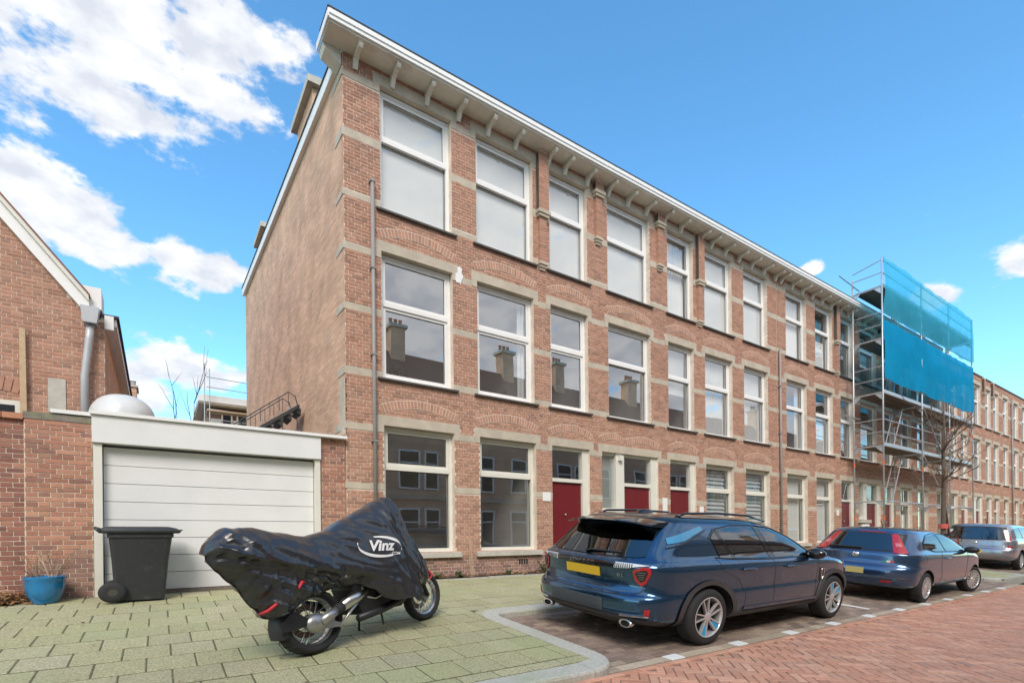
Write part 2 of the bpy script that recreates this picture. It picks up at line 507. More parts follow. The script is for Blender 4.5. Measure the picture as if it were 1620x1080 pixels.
# ---- parking bays
def bay(name, x0, x1):
    m = MB(); m.face([(x0, 3.85, zbay(3.85) - .012), (x1, 3.85, zbay(3.85) - .012), (x1, YB + .05, zbay(YB + .05) - .012), (x0, YB + .05, zbay(YB + .05) - .012)])
    return tag(m.build(name, SANDJ), kind='structure')


bay_o = bay('parking_bay', 3.4, BO0 + 0.3)
bay2_o = bay('parking_bay', BO1 - 0.3, 90)
bl, bw = 0.245, 0.122
ps = []
for r in range(21):
    yy = 4.12 + r * bw
    for i in range(70):
        xx = 4.2 + i * bl + (bl / 2 if r % 2 else 0)
        if yy < YB and xx < BO0: ps.append((xx, yy))
pv = [p for p in ps if visible(p[0], p[1]) and not (5.2 < p[0] < 9.8 and 4.4 < p[1] < 6.2) and not (12.2 < p[0] < 17 and 4.4 < p[1] < 6.2)]
nb, _ = near_split(pv, 280); nset = set(nb)
bmesh_ = brick_mesh('bay_brick', bl - .010, bw - .010, 0.03, BAYM[0])
tl = math.atan(0.087)
for (X, Y) in nb:
    link('brick', bmesh_, bay_o, (X, Y, zbay(Y) + rng.uniform(-.003, .003)), (tl + rng.uniform(-.01, .01), rng.uniform(-.01, .01), rng.uniform(-.015, .015)))
mb = MB()
for (X, Y) in ps:
    if (X, Y) not in nset: add_piece(mb, bl - .010, bw - .010, 0.03, X, Y, zbay(Y) + rng.uniform(-.003, .003), rng.uniform(-.015, .015), 0.087)
tag(mb.build('brick_paving', BAYM[1], bay_o), kind='stuff')
mb = MB()
for r in range(21):
    for i in range(90):
        X, Y = BO1 + 0.1 + i * bl + (bl / 2 if r % 2 else 0), 4.12 + r * bw
        if Y < YB: add_piece(mb, bl - .010, bw - .010, 0.03, X, Y, zbay(Y) + rng.uniform(-.003, .003), 0, 0.087)
tag(mb.build('brick_paving', BAYM[1], bay2_o), kind='stuff')
# tan edge course with white marker bricks
tb = brick_mesh('tan_brick', 0.255, 0.135, 0.03, TANB); wb = brick_mesh('marker_brick', 0.235, 0.15, 0.03, MARK)
marks = [5.04, 6.36, 7.68, 9.03, 10.33, 11.62, 12.93, 14.24, 15.55, 16.86, 18.17]
i = 0; x = 3.95
while x < 19.7:
    if any(abs(x - q) < 0.132 for q in marks):
        link('marker_brick', wb, bay_o, (x, 3.97, zbay(3.97) + .003), (tl, 0, 0))
    else: link('brick', tb, bay_o, (x, 3.97, zbay(3.97) + rng.uniform(-.002, .002)), (tl, 0, rng.uniform(-.02, .02)))
    x += 0.2625
for (xx, y0, y1) in ((10.98, 4.25, 4.75), (11.02, 5.0, 5.45), (10.98, 5.75, 6.2)):
    m = MB(); m.box(xx - .06, xx + .06, y0, y1, -.02, .0)
    m.v = [(a, bb, c + zbay(bb) + .006) for a, bb, c in m.v]
    m.build('marker_line', MARK, bay_o)

# ---- pavement
pave = MB()
pave.face([(-12, 4.05, zpav(4.05) - .005), (3.9, 4.05, zpav(4.05) - .005), (3.9, 10.3, zpav(10.3) - .005), (-12, 10.3, zpav(10.3) - .005)])
pave.face([(3.9, 6.75, zpav(6.75) - .005), (200, 6.75, zpav(6.75) - .005), (200, 10.3, zpav(10.3) - .005), (3.9, 10.3, zpav(10.3) - .005)])
pave.face([(BO0 + .2, 4.3, zpav(4.3) - .009), (BO1 - .2, 4.3, zpav(4.3) - .009), (BO1 - .2, 6.8, zpav(6.8) - .009), (BO0 + .2, 6.8, zpav(6.8) - .009)])
pave_o = tag(pave.build('pavement', JOINT), kind='structure')
tX, tY = 0.397, 0.472
tiles = []
r = 0
yb = 9.505 + tY
while True:
    ya1 = yb - r * tY; ya0 = ya1 - tY
    if ya1 < 4.2: break
    ya0 = max(ya0, 4.115); yc = (ya0 + ya1) / 2; hh = round(ya1 - ya0, 4)
    off = -0.295 + (tX / 2 if r % 2 == 0 else 0)
    for i in range(-26, 130):
        xc = off + tX * (i + .5)
        lim = 3.85 if ya0 < 6.5 else 60
        if xc < -6: continue
        x0, x1 = xc - tX / 2, xc + tX / 2
        if x0 < lim < x1: x1 = lim
        elif xc > lim:
            if not (BO0 + .27 < xc < BO1 - .27 and yc > 4.5 and yc < 6.9): continue
        yy, h2 = yc, hh
        if ya0 < 6.82 < ya1 and xc > 4.05 and not (BO0 + .2 < xc < BO1 - .2): yy, h2 = (6.825 + ya1) / 2, round(ya1 - 6.825, 4)
        if x1 - x0 < .05: continue
        tiles.append((round((x0 + x1) / 2, 4), yy, round(x1 - x0, 4), h2))
    r += 1
# first row cut against the kerb line
tv = [t for t in tiles if visible(t[0], t[1], zpav(t[1]))]
nt_, _ = near_split(tv, 300); nset = set(nt_)
cache = {}
for (X, Y, w, h2) in nt_:
    if (w, h2) not in cache: cache[(w, h2)] = brick_mesh('paver', w - .012, h2 - .030, 0.05, PAVERM[0], 0.007)
    link('paver', cache[(w, h2)], pave_o, (X, Y, zpav(Y) + rng.uniform(-.001, .004)), (math.atan(SLP) + rng.uniform(-.004, .004), rng.uniform(-.005, .005), rng.uniform(-.006, .006)))
mb = MB()
for (X, Y, w, h2) in tiles:
    if (X, Y, w, h2) not in nset: add_piece(mb, w - .012, h2 - .030, 0.05, X, Y, zpav(Y) + rng.uniform(-.001, .004), rng.uniform(-.006, .006), SLP, 0.007)
tag(mb.build('paver_field', PAVERM[1], pave_o), kind='stuff')

m = MB(); m.face([(3.858, 6.30, zpav(6.30) - .002), (3.93, 6.55, zpav(6.55) - .002), (4.12, 6.75, zpav(6.75) - .002), (4.36, 6.82, zpav(6.82) - .002), (4.06, 6.84, zpav(6.84) - .002), (3.858, 6.68, zpav(6.68) - .002)])
m.build('paver', PAVERM[0], pave_o)
# ---- kerbs: swept along a path, split into stones
KW = 0.265
def kerb_path(pts, name='kerb', stone=1.25):
    """pts: outer edge polyline, pavement on the left of travel"""
    root = tag(bpy.data.objects.new(name, None), kind='structure'); COL.objects.link(root)
    P = [Vector((x, y)) for x, y in pts]
    seg = [0]
    for i in range(1, len(P)): seg.append(seg[-1] + (P[i] - P[i - 1]).length)
    nrm = []
    for i in range(len(P)):
        t = (P[min(i + 1, len(P) - 1)] - P[max(i - 1, 0)]).normalized()
        nrm.append(Vector((-t.y, t.x)))
    prof = [(0.0, -0.22), (0.0, -0.03), (0.012, -0.008), (0.035, 0.002), (KW - .006, 0.002), (KW, -0.004), (KW, -0.22)]
    i0 = 0
    while i0 < len(P) - 1:
        i1 = i0 + 1
        while i1 < len(P) - 1 and seg[i1] - seg[i0] < stone: i1 += 1
        mb = MB(); rows = []
        for k in range(i0, i1 + 1):
            p = P[k]
            t = (P[min(k + 1, i1)] - P[max(k - 1, i0)]).normalized()
            sh = 0.004 if k == i0 else (-0.004 if k == i1 else 0)
            row = []
            for d, h in prof:
                q = p + nrm[k] * d + t * sh
                row.append((q.x, q.y, zpav(q.y) + h))
            rows.append(row)
        mb.grid(rows)
        mb.f.append(tuple(range(len(prof)))[::-1]); mb.m.append(0)
        e = len(mb.v) - len(prof); mb.f.append(tuple(range(e, e + len(prof)))); mb.m.append(0)
        mb.build('kerb_stone', KERB, root, fix=True)
        i0 = i1
    return root


def arc(cx, cy, r, a0, a1, n=7): return [(cx + r * math.cos(R(a0 + (a1 - a0) * i / n)), cy + r * math.sin(R(a0 + (a1 - a0) * i / n))) for i in range(n + 1)]
def line(x0, y0, x1, y1, n): return [(x0 + (x1 - x0) * i / n, y0 + (y1 - y0) * i / n) for i in range(n)]
kerb_path(line(-9, 3.84, 3.62, 3.84, 12) + arc(3.62, 4.34, 0.50, -90, 0) + line(4.12, 4.4, 4.12, 6.3, 2) + arc(4.37, 6.30, 0.25, 180, 90, 6)
          + line(4.45, YB, BO0 - .3, YB, 14) + arc(BO0 - .3, YB - .3, 0.3, 90, 0, 5)[0:5] + line(BO0, YB - .32, BO0 + .0, 4.75, 2)
          + arc(BO0 + .4, 4.70, 0.4, 180, 270, 5) + line(BO0 + .45, 4.30, BO1 - .45, 4.30, 2) + arc(BO1 - .4, 4.70, 0.4, 270, 360, 5)
          + line(BO1, 4.8, BO1, YB - .3, 2) + arc(BO1 + .3, YB - .3, 0.3, 180, 90, 5) + line(BO1 + .4, YB, 90, YB, 52) + [(90, YB)])
# opposite pavement
m = MB(); m.box(-60, 200, -8.0, -4.2, -0.7, -0.50)
tag(m.build('opposite_pavement', CONC), kind='structure')

# ---- planting strip against the facade
edge = MB()
strip_o = tag(bpy.data.objects.new('planting_strip', None), kind='structure'); COL.objects.link(strip_o)
m = MB(); m.face([(3.05, 9.62, zpav(9.62) + .012), (18.2, 9.62, zpav(9.62) + .012), (18.2, 10.02, zpav(10.02) + .03), (3.05, 10.02, zpav(10.02) + .03)])
tag(m.build('soil', mat('soil', (0.075, 0.055, 0.04), 0.95, var=0.4, vscale=20, bump=0.6, bscale=50), strip_o), kind='stuff')
for i in range(16):
    m = MB(); x0 = 3.05 + i * 0.96
    if 8.0 < x0 < 9.2 or 9.9 < x0 < 13.5: continue
    m.box(x0, x0 + .945, 9.58, 9.625, zpav(9.6) - .04, zpav(9.6) + .028 + rng.uniform(-.008, .01)); m.build('edge_stone', KERB, strip_o)
# ================================================================ HOUSES
YF = 10.0                       # facade plane
COURSE, BL, JT = 0.0685, 0.262, 0.014
FL = {2: (7.44, 9.91), 1: (4.07, 6.60), 0: (0.56, 3.12)}
TR = {2: 8.93, 1: 5.60, 0: 2.29}
BANDS = [(9.755, 9.89), (8.60, 8.77), (7.46, 7.57), (6.43, 6.56), (5.27, 5.41), (4.03, 4.18), (2.97, 3.11), (1.82, 1.95)]


def free_spans(x0, x1, blocks):
    sp = [(x0, x1)]
    for a, b_ in blocks:
        n = []
        for s, e in sp:
            if b_ <= s or a >= e: n.append((s, e)); continue
            if a > s: n.append((s, a))
            if b_ < e: n.append((b_, e))
        sp = n
    return [q for q in sp if q[1] - q[0] > 0.02]


def course_bricks(x0, x1, z0, z1, holes, rg, course=COURSE, bl=BL, bond='cross'):
    """rectangles of single bricks of a wall with rectangular holes"""
    out = []
    n = int(round((z1 - z0) / course)); ch = (z1 - z0) / n
    for r in range(n):
        za, zb = z0 + r * ch, z0 + (r + 1) * ch; zc = (za + zb) / 2
        bk = [(h[0], h[1]) for h in holes if h[2] < zc < h[3]]
        for s, e in free_spans(x0, x1, bk):
            hd = (r % 2 == 1) and bond == 'cross'
            w = bl / 2 if hd else bl
            off = (bl / 4 if hd else (bl / 2 if (r // 2) % 2 else 0))
            k = math.floor((s - off) / w)
            while True:
                a, b_ = max(s, off + k * w), min(e, off + (k + 1) * w)
                k += 1
                if a >= e - 1e-6: break
                if b_ - a < 0.035: continue
                out.append((a + JT / 2, b_ - JT / 2, za + JT / 2, zb - JT / 2))
    return out


def wall_slab(mb, x0, x1, z0, z1, holes, y0, y1):
    xs = sorted({x0, x1} | {min(max(v, x0), x1) for h in holes for v in h[:2]})
    zs = sorted({z0, z1} | {min(max(v, z0), z1) for h in holes for v in h[2:4]})
    for k in range(len(zs) - 1):
        zc = (zs[k] + zs[k + 1]) / 2; run = None
        for i in range(len(xs) - 1):
            xc = (xs[i] + xs[i + 1]) / 2
            solid = not any(h[0] < xc < h[1] and h[2] < zc < h[3] for h in holes)
            if solid: run = (run[0] if run else xs[i], xs[i + 1])
            if run and (not solid or i == len(xs) - 2):
                mb.box(run[0], run[1], y0, y1, zs[k], zs[k + 1]); run = None


def put_bricks(rects, yface, parent, mats, rg, nsingle, cam_rank=True, depth=0.05, proud=0.006):
    rects.sort(key=lambda q: (q[0] + q[1]) ** 2 / 4 + yface ** 2 + ((q[2] + q[3]) / 2 - 0.8) ** 2)
    org = wloc(parent); cache = {}
    singles = rects[:nsingle]
    for (a, b_, c, d) in singles:
        w, h = round(b_ - a, 3), round(d - c, 3)
        if (w, h) not in cache:
            m = MB(); m.box(-w / 2, w / 2, 0, depth, -h / 2, h / 2, 0, 'k'); cache[(w, h)] = m.mesh('brick', mats[0])
        link('brick', cache[(w, h)], parent, ((a + b_) / 2 - org[0], yface - proud - rg.uniform(0, .005) - org[1], (c + d) / 2 - org[2]),
             (rg.uniform(-.01, .01), 0, rg.uniform(-.008, .008)))
    if len(rects) > nsingle:
        m = MB()
        for (a, b_, c, d) in rects[nsingle:]:
            p = proud + rg.uniform(0, .005)
            m.box(a, b_, yface - p, yface + .01, c, d, 0, 'k')
        tag(m.build('brickwork', mats[1], parent), kind='stuff')


def window(house, x0, x1, z0, z1, ztr, style, rg, curtain_or_sky_sheet=None, sill='thin', y=YF):
    """frame with a glazed upper light and a lower pane set back in the opening"""
    fm = WHITE if style in ('plastic', 'sash') else CREAM
    f = MB(); yb = y + .13
    f.ring(x0, x1, z0, z1, .072, yb, y + .235)
    f.box(x0 + .072, x1 - .072, yb - .018, y + .22, ztr - .045, ztr + .045, 0)
    f.box(x0 + .01, x1 - .01, yb - .02, yb - .002, z1 - .06, z1 - .02)
    w = f.build('window', fm, house)
    s = MB()
    s.ring(x0 + .075, x1 - .075, ztr + .048, z1 - .075, .052, yb + .012, y + .20)
    s.ring(x0 + .127, x1 - .127, ztr + .10, z1 - .127, .007, y + .158, y + .166, 1)
    if style == 'plastic':
        s.ring(x0 + .075, x1 - .075, z0 + .074, ztr - .048, .055, yb + .012, y + .20); s.ring(x0 + .13, x1 - .13, z0 + .129, ztr - .103, .007, y + .163, y + .171, 1)
    else: s.ring(x0 + .072, x1 - .072, z0 + .072, ztr - .045, .009, y + .183, y + .191, 1)
    s.build('sash', [fm, BLACK], w, org=wloc(house))
    g = MB()
    g.face([(x0 + .12, y + .17, ztr + .09), (x1 - .12, y + .17, ztr + .09), (x1 - .12, y + .17, z1 - .12), (x0 + .12, y + .17, z1 - .12)])
    g.build('pane', (GLASS_UP if z0 > 7 else GLASS_MIR if z0 > 3 else GLASS), w, org=wloc(house))
    g = MB(); e = .05 if style == 'plastic' else 0
    yy = y + (.175 if style == 'plastic' else .195)
    g.face([(x0 + .07 + e, yy, z0 + .07 + e), (x1 - .07 - e, yy, z0 + .07 + e), (x1 - .07 - e, yy, ztr - .044 - e), (x0 + .07 + e, yy, ztr - .044 - e)])
    g.build('pane', (GLASS_UP if z0 > 7 else GLASS_MIR if z0 > 3 else GLASS), w, org=wloc(house))
    if sill == 'thin':
        m = MB(); m.prism([(y - .075, z0 - .055), (y - .075, z0 - .02), (y + .14, z0 + .004), (y + .14, z0 - .055)], 'x', x0 - .10, x1 + .10)
        m.build('sill', DARKSILL, w, org=wloc(house))
    elif sill == 'thick':
        m = MB(); m.prism([(y - .09, z0 - .125), (y - .09, z0 - .03), (y + .14, z0 + .003), (y + .14, z0 - .125)], 'x', x0 - .13, x1 + .13)
        m.build('sill', CONC, w, org=wloc(house))
    if curtain_or_sky_sheet: make_curtain_or_sheet(w, house, x0, x1, z0, z1, ztr, curtain_or_sky_sheet, rg, y)
    return w


def wavy(mb, x0, x1, z0, z1, y, amp, wl, n=40):
    n = max(6, int((x1 - x0) / wl * 8))
    lo, hi = [], []
    for i in range(n + 1):
        xx = x0 + (x1 - x0) * i / n
        yy = y + amp * math.sin(2 * math.pi * (xx - x0) / wl + math.sin(xx * 9) * .8)
        lo.append((xx, yy, z0)); hi.append((xx, yy, z1))
    mb.grid([lo, hi])


def make_curtain_or_sheet(w, house, x0, x1, z0, z1, ztr, kind, rg, y):
    m = MB(); a, b_ = x0 + .09, x1 - .09; yy = y + .31; o = wloc(house)
    if kind == 'full': wavy(m, a, b_, z0 + .08, z1 - .08, yy, .02, .12)
    elif kind == 'right': wavy(m, b_ - (b_ - a) * .13, b_, z0 + .08, z1 - .08, yy, .025, .09)
    elif kind == 'sides':
        wavy(m, b_ - (b_ - a) * .2, b_, z0 + .08, z1 - .08, yy, .025, .09); wavy(m, a, a + (b_ - a) * .15, z0 + .08, z1 - .08, yy, .025, .09)
    elif kind == 'roller': m.box(a, b_, yy, yy + .006, z0 + (z1 - z0) * rg.uniform(.25, .5), z1 - .08)
    elif kind == 'pleat':
        zz = z0 + .1
        while zz < z1 - .2:
            m.face([(a, yy - .02, zz), (b_, yy - .02, zz), (b_, yy + .045, zz + .12), (a, yy + .045, zz + .12)])
            m.face([(a, yy + .045, zz + .12), (b_, yy + .045, zz + .12), (b_, yy - .02, zz + .135), (a, yy - .02, zz + .135)]); zz += .135
    elif kind == 'half': wavy(m, a, b_, z0 + .08, z0 + (z1 - z0) * .5, yy, .015, .1)
    elif kind == 'sky_sheet': m.box(a, b_, yy - .08, yy - .075, z0 + .02, z1 - .02)  # pale sheet added behind the glass, imitates the sky reflected in the panes
    m.build('curtain_or_sky_sheet', BLINDS if kind == 'pleat' else CURTAIN_OR_SKY, w, org=o, smooth=(kind not in ('pleat', 'roller', 'sky_sheet')))


def doorway(house, x0, x1, kind, rg, y=YF):
    """tall frame with fanlight over a flush red door"""
    z0, z1 = zpav(10) + .03, 3.12
    zt = 2.24
    yb = y + .07
    o = wloc(house)
    if kind == 'double':          # narrow side light left of the door
        xm0, xm1 = x0 + .56, x0 + .88
        f = MB()
        f.box(x0, x0 + .05, yb, y + .2, 1.62, z1); f.box(xm0, xm1, yb - .03, y + .2, z0, z1); f.box(x1 - .26, x1, yb - .02, y + .2, z0, z1)
        f.box(x0 + .05, xm0, yb, y + .2, z1 - .07, z1); f.box(xm1, x1 - .26, yb, y + .2, z1 - .07, z1)
        f.box(x0, xm0, yb - .01, y + .2, 1.52, 1.62)
        f.box(xm1, x1 - .26, yb, y + .2, zt, zt + .09)
        w = f.build('door_frame', CREAM, house)
        g = MB(); g.face([(x0 + .04, y + .14, 1.61), (xm0 + .01, y + .14, 1.61), (xm0 + .01, y + .14, z1 - .06), (x0 + .04, y + .14, z1 - .06)]); g.build('pane', GLASS, w, org=o)
        m = MB(); m.box(x0 + .05, xm0, y + .19, y + .2, 1.6, z1 - .05); m.build('obscure_panel', mat('obscure', (.42, .45, .42), .8), w, org=o)
        da, db = xm1, x1 - .26
        m = MB(); m.box(x0 - .12, x0 + .95, y - .12, y + .06, 1.36, 1.50); m.build('stone_ledge', CONC, house)
        m = MB(); m.box(x0 + .10, x0 + .78, y - .10, y + .05, .82, 1.30); m.box(x0 + .14, x0 + .74, y - .115, y - .10, 1.02, 1.26)
        lb = m.build('letter_box', WHITE, house)
        m = MB(); m.box(x0 + .30, x0 + .58, y - .122, y - .116, 1.18, 1.21); m.build('slot', BLACK, lb, org=o)
        m = MB(); m.box(xm0 + .08, xm0 + .2, yb - .12, yb - .03, z1 - .2, z1 - .06); m.build('door_lamp', CREAM, house)
    else:
        f = MB(); fw = .06
        f.box(x0, x0 + .05, yb, y + .2, z0, z1); f.box(x1 - .20, x1, yb - .01, y + .2, z0, z1)
        f.box(x0 + .05, x1 - .2, yb, y + .2, z1 - .08, z1); f.box(x0 + .05, x1 - .2, yb, y + .2, zt, zt + .09)
        w = f.build('door_frame', CREAM, house)
        da, db = x0 + .05, x1 - .20
    g = MB(); g.face([(da, y + .14, zt + .085), (db, y + .14, zt + .085), (db, y + .14, z1 - .07), (da, y + .14, z1 - .07)]); g.build('pane', GLASS, w, org=o)
    m = MB(); m.box(da, db, y + .13, y + .18, z0 + .02, zt)
    d = m.build('door', RED, house)
    m = MB()
    m.lathe([(0, -.02), (.022, -.018), (.026, 0), (.012, .012), (.012, .03)], 10, 'y', ((da + db) / 2 - .05, y + .10, 1.42)); m.build('knob', ALU, d, org=o, smooth=True)
    m = MB(); m.box(da + .22, db - .22, y + .12, y + .131, .62, .70); m.build('letter_slot', ALU, d, org=o)
    m = MB(); m.tube([(db - .1, y + .13, 1.05), (db - .1, y + .09, 1.05), (db - .2, y + .09, 1.05)], .012, 6); m.build('handle', ALU, d, org=o)
    m = MB(); m.box(x0 - .02, x1 + .02, y - .12, y + .2, zpav(10) - .15, z0); m.build('doorstep', CONC, house)


def lintel(house, x0, x1, zt, yp=YF - .014):
    """stone lintel with ears that join the string course"""
    m = MB()
    m.box(x0 - .135, x1 + .135, yp, YF + .12, zt - .004, zt + .195)
    m.box(x0 - .135, x0 - .003, yp, YF + .10, zt - .15, zt - .004); m.box(x1 + .003, x1 + .135, yp, YF + .10, zt - .15, zt - .004)
    m.build('lintel', STONE, house)


def arch(house, x0, x1, zs, mats, rise=.17, th=.155):
    """relieving arch of standing bricks"""
    c = (x0 + x1) / 2; hw = (x1 - x0) / 2 + .04
    r = (hw * hw + rise * rise) / (2 * rise); zc = zs + rise - r; a = math.asin(hw / r)
    n = max(8, int(round(2 * a * r / .072)))
    back = MB(); pts = [(c + (r - .01) * math.sin(-a + 2 * a * i / n), zc + (r - .01) * math.cos(-a + 2 * a * i / n)) for i in range(n + 1)]
    pt2 = [(c + (r + th + .01) * math.sin(-a + 2 * a * i / n), zc + (r + th + .01) * math.cos(-a + 2 * a * i / n)) for i in range(n + 1)]
    for i in range(n): back.prism([pts[i], pts[i + 1], pt2[i + 1], pt2[i]], 'y', YF - .0125, YF)
    ob = back.build('arch_joint', MORTAR, house)
    bb = MB(); g = .006 / r
    for i in range(n):
        a0, a1 = -a + 2 * a * i / n + g, -a + 2 * a * (i + 1) / n - g
        bb.prism([(c + rr * math.sin(t), zc + rr * math.cos(t)) for rr, t in ((r, a0), (r, a1), (r + th, a1), (r + th, a0))], 'y', YF - .0155, YF - .005)
    tag(bb.build('arch_brick', mats[1], ob, org=wloc(house)), kind='stuff')


def console_bracket(house, x, z, yfront, mesh_cache={}):
    if 'm' not in mesh_cache:
        m = MB()
        prof = [(0.0, 0.0), (0.0, -.25), (-.05, -.27), (-.085, -.21), (-.12, -.14), (-.20, -.10), (-.31, -.085), (-.37, -.10), (-.40, -.06), (-.40, 0.0)]
        m.prism(prof, 'x', -.04, .04)
        m.box(-.048, .048, -.41, -.30, -.03, 0.0)
        mesh_cache['m'] = m.mesh('bracket', SOFFIT)
    o = wloc(house)
    return link('bracket', mesh_cache['m'], house, (x - o[0], YF - .012 - o[1], z - o[2]))


def pilaster(house, x, ztop, zcap, zbot, mats, rg, w=.30):
    rects = []
    z = zcap
    n = int((ztop - zcap) / COURSE)
    m = MB(); j = MB()
    j.box(x - w / 2 + .004, x + w / 2 - .004, YF - .125, YF, zcap, ztop)
    for r_ in range(n):
        z0 = zcap + r_ * COURSE
        sp = ((x - w / 2, x + w / 2),) if r_ % 2 else ((x - w / 2, x), (x, x + w / 2))
        for a, b_ in sp: m.box(a + .004, b_ - .004, YF - .13 - rg.uniform(0, .004), YF, z0 + .006, z0 + COURSE - .006, 0, 'k')
    w2 = w * .68
    j.box(x - w2 / 2 + .004, x + w2 / 2 - .004, YF - .085, YF, zbot, zcap)
    for r_ in range(int((zcap - zbot) / COURSE)):
        z0 = zbot + r_ * COURSE
        m.box(x - w2 / 2, x + w2 / 2, YF - .09 - rg.uniform(0, .004), YF, z0 + .006, z0 + COURSE - .006, 0, 'k')
    p = j.build('pilaster', MORTAR, house)
    tag(m.build('brickwork', mats[1], p, org=wloc(house)), kind='stuff')
    c = MB(); c.box(x - w / 2 - .03, x + w / 2 + .03, YF - .165, YF, zcap - .03, zcap + .05); c.box(x - w / 2, x + w / 2, YF - .14, YF, zcap - .10, zcap - .03)
    c.build('capital', STONE, p, org=wloc(house))
    c = MB()
    for k in range(3): c.box(x - w2 / 2 - .02 + k * .02, x + w2 / 2 + .02 - k * .02, YF - .11 + k * .03, YF, zbot - .06 * (k + 1), zbot - .06 * k)
    c.build('corbel', STONE, p, org=wloc(house))


def terrace(name, label, x0, x1, cols, seed, nsingle=0, group=None, cornice=True, ztop=10.2, pil=(), pipe=None, curtains_or_sheets=None, bricks=True, styles=None, plates=()):
    rg = random.Random(seed)
    H = thing(name, label, 'house', (x0, YF, 0), group)
    z0 = -.12
    holes = []
    for c in cols:
        for f in (1, 2): holes.append((c['x0'], c['x1'], FL[f][0], FL[f][1]))
        if c['g'] == 'w': holes.append((c['gx0'], c['gx1'], *FL[0]))
        elif c['g'] == 'double':
            holes.append((c['gx0'], c['gx0'] + .6, 1.5, 3.12)); holes.append((c['gx0'] + .6, c['gx1'], z0, 3.12))
        else: holes.append((c['gx0'], c['gx1'], z0, 3.12))
    slab = MB(); wall_slab(slab, x0, x1, z0, ztop, holes, YF, YF + .24)
    W = slab.build('facade_wall', MORTAR, H)
    # string courses between openings
    for za, zb in BANDS:
        zc = (za + zb) / 2
        bk = sorted((h[0], h[1]) for h in holes if h[2] < zc + .05 and zc - .05 < h[3])
        lint = za > 9.7 or abs(za - 6.43) < .01 or abs(za - 2.97) < .01
        for s, e in free_spans(x0, x1, bk):
            if e - s < .06: continue
            s2, e2 = (s + (.137 if s > x0 + .01 else 0), e - (.137 if e < x1 - .01 else 0)) if lint else (s, e)
            if e2 - s2 < .03: continue
            m = MB(); m.box(s2 + .003, e2 - .003, YF - .010, YF + .05, za, zb, 0, 'k'); m.build('string_course', STONE, H)
    bh = [(h[0], h[1], h[2], h[3] + (.2 if h[3] > 3 else 0)) for h in holes] + [(x0, x1, a, b_) for a, b_ in BANDS]
    bh += [(h[0] - .14, h[1] + .14, h[3] - .15, h[3] + .195) for h in holes if h[3] > 3]
    if bricks:
        rects = course_bricks(x0, x1, z0, ztop, bh, rg)
        put_bricks([q for q in rects if q[3] < .46], YF, W, PLINTH_B, rg, nsingle // 4)
        put_bricks([q for q in rects if q[3] >= .46], YF, W, FACADE_B, rg, nsingle - nsingle // 4)
    done = set()
    for i, c in enumerate(cols):
        cu = (curtains_or_sheets or {}).get(i, (None, None, None))
        st = (styles or {}).get(i, ('sash', 'plastic', 'sash'))
        for f in (2, 1):
            window(H, c['x0'], c['x1'], FL[f][0], FL[f][1] - .001, TR[f], st[2 - f], rg, cu[2 - f])
            lintel(H, c['x0'], c['x1'], FL[f][1])
        if c['g'] == 'w':
            window(H, c['gx0'], c['gx1'], FL[0][0], FL[0][1] - .001, TR[0], 'sash0', rg, cu[2], sill='thick')
        else: doorway(H, c['gx0'], c['gx1'], c['g'], rg)
        lintel(H, c['gx0'], c['gx1'], 3.12)
        arch(H, c['x0'], c['x1'], FL[1][1] + .24, FACADE_B)
        if c['g'] == 'double':
            arch(H, c['gx0'] + .02, c['gx0'] + .75, 3.36, FACADE_B, .12); arch(H, c['gx0'] + .95, c['gx1'] - .02, 3.36, FACADE_B, .12)
        else: arch(H, c['gx0'], c['gx1'], 3.36, FACADE_B)
    for (x, zc, zb) in pil: pilaster(H, x, ztop, zc, zb, FACADE_B, rg)
    for (px, pz, pw, ph) in plates:
        m = MB(); m.box(px - pw / 2, px + pw / 2, YF - .028, YF - .012, pz - ph / 2, pz + ph / 2); m.build('number_plate', WHITE, H)
    # interior: floors, back wall, party walls
    m = MB()
    for z in (0.0, 3.46, 6.98): m.box(x0 + .1, x1 - .1, YF + .25, YF + 3.1, z - .2, z)
    m.box(x0 + .1, x1 - .1, YF + .25, YF + 3.1, ztop - .15, ztop - .05)
    m.box(x0 + .05, x1 - .05, YF + 2.9, YF + 3.0, -.1, ztop - .2)
    for k in range(1, 7):
        xx = cols[k - 1]['x1'] + (cols[k]['x0'] - cols[k - 1]['x1']) / 2
        if k in (2, 3, 4, 5): m.box(xx - .05, xx + .05, YF + .26, YF + 2.9, .0, ztop - .2)
    m.build('interior', INTERIOR, H)
    m = MB(); m.box(x0 + .01, x1 - .01, YF + .2, 21.4, ztop - .04, ztop + .06); m.build('roof', ROOF, H)
    if cornice:
        xl = x0 - .38 if x0 < 4 else x0
        m = MB()
        yf = 9.5
        m.box(xl, x1, yf, yf + .04, ztop + .035, ztop + .175); m.box(xl, x1, yf - .02, yf, ztop + .105, ztop + .178)
        m.box(xl, x1, yf - .02, yf + .6, ztop + .178, ztop + .195)
        if x0 < 4:
            m.box(xl - .02, xl + .001, yf - .02, 10.32, ztop + .035, ztop + .178)
        cn = m.build('cornice', WHITE, H)
        m = MB(); m.box(xl + .01, x1, yf + .04, YF + .0, ztop - .0, ztop + .03)
        if x0 < 4:
            m.box(xl + .01, x0 - .02, YF, 10.3, ztop, ztop + .03)
            m.prism([(xl + .02, ztop - .001), (xl + .06, ztop - .10), (xl + .18, ztop - .16), (x0 - .02, ztop - .26), (x0 - .02, ztop - .001)], 'y', 10.0, 10.3)
        m.build('soffit', SOFFIT, cn, org=wloc(H))
        m = MB(); m.box(xl - .025, x1, yf - .028, yf + .55, ztop + .196, ztop + .222); m.build('roof_edging', ROOF, cn, org=wloc(H))
        n = int((x1 - x0 - .3) / .755)
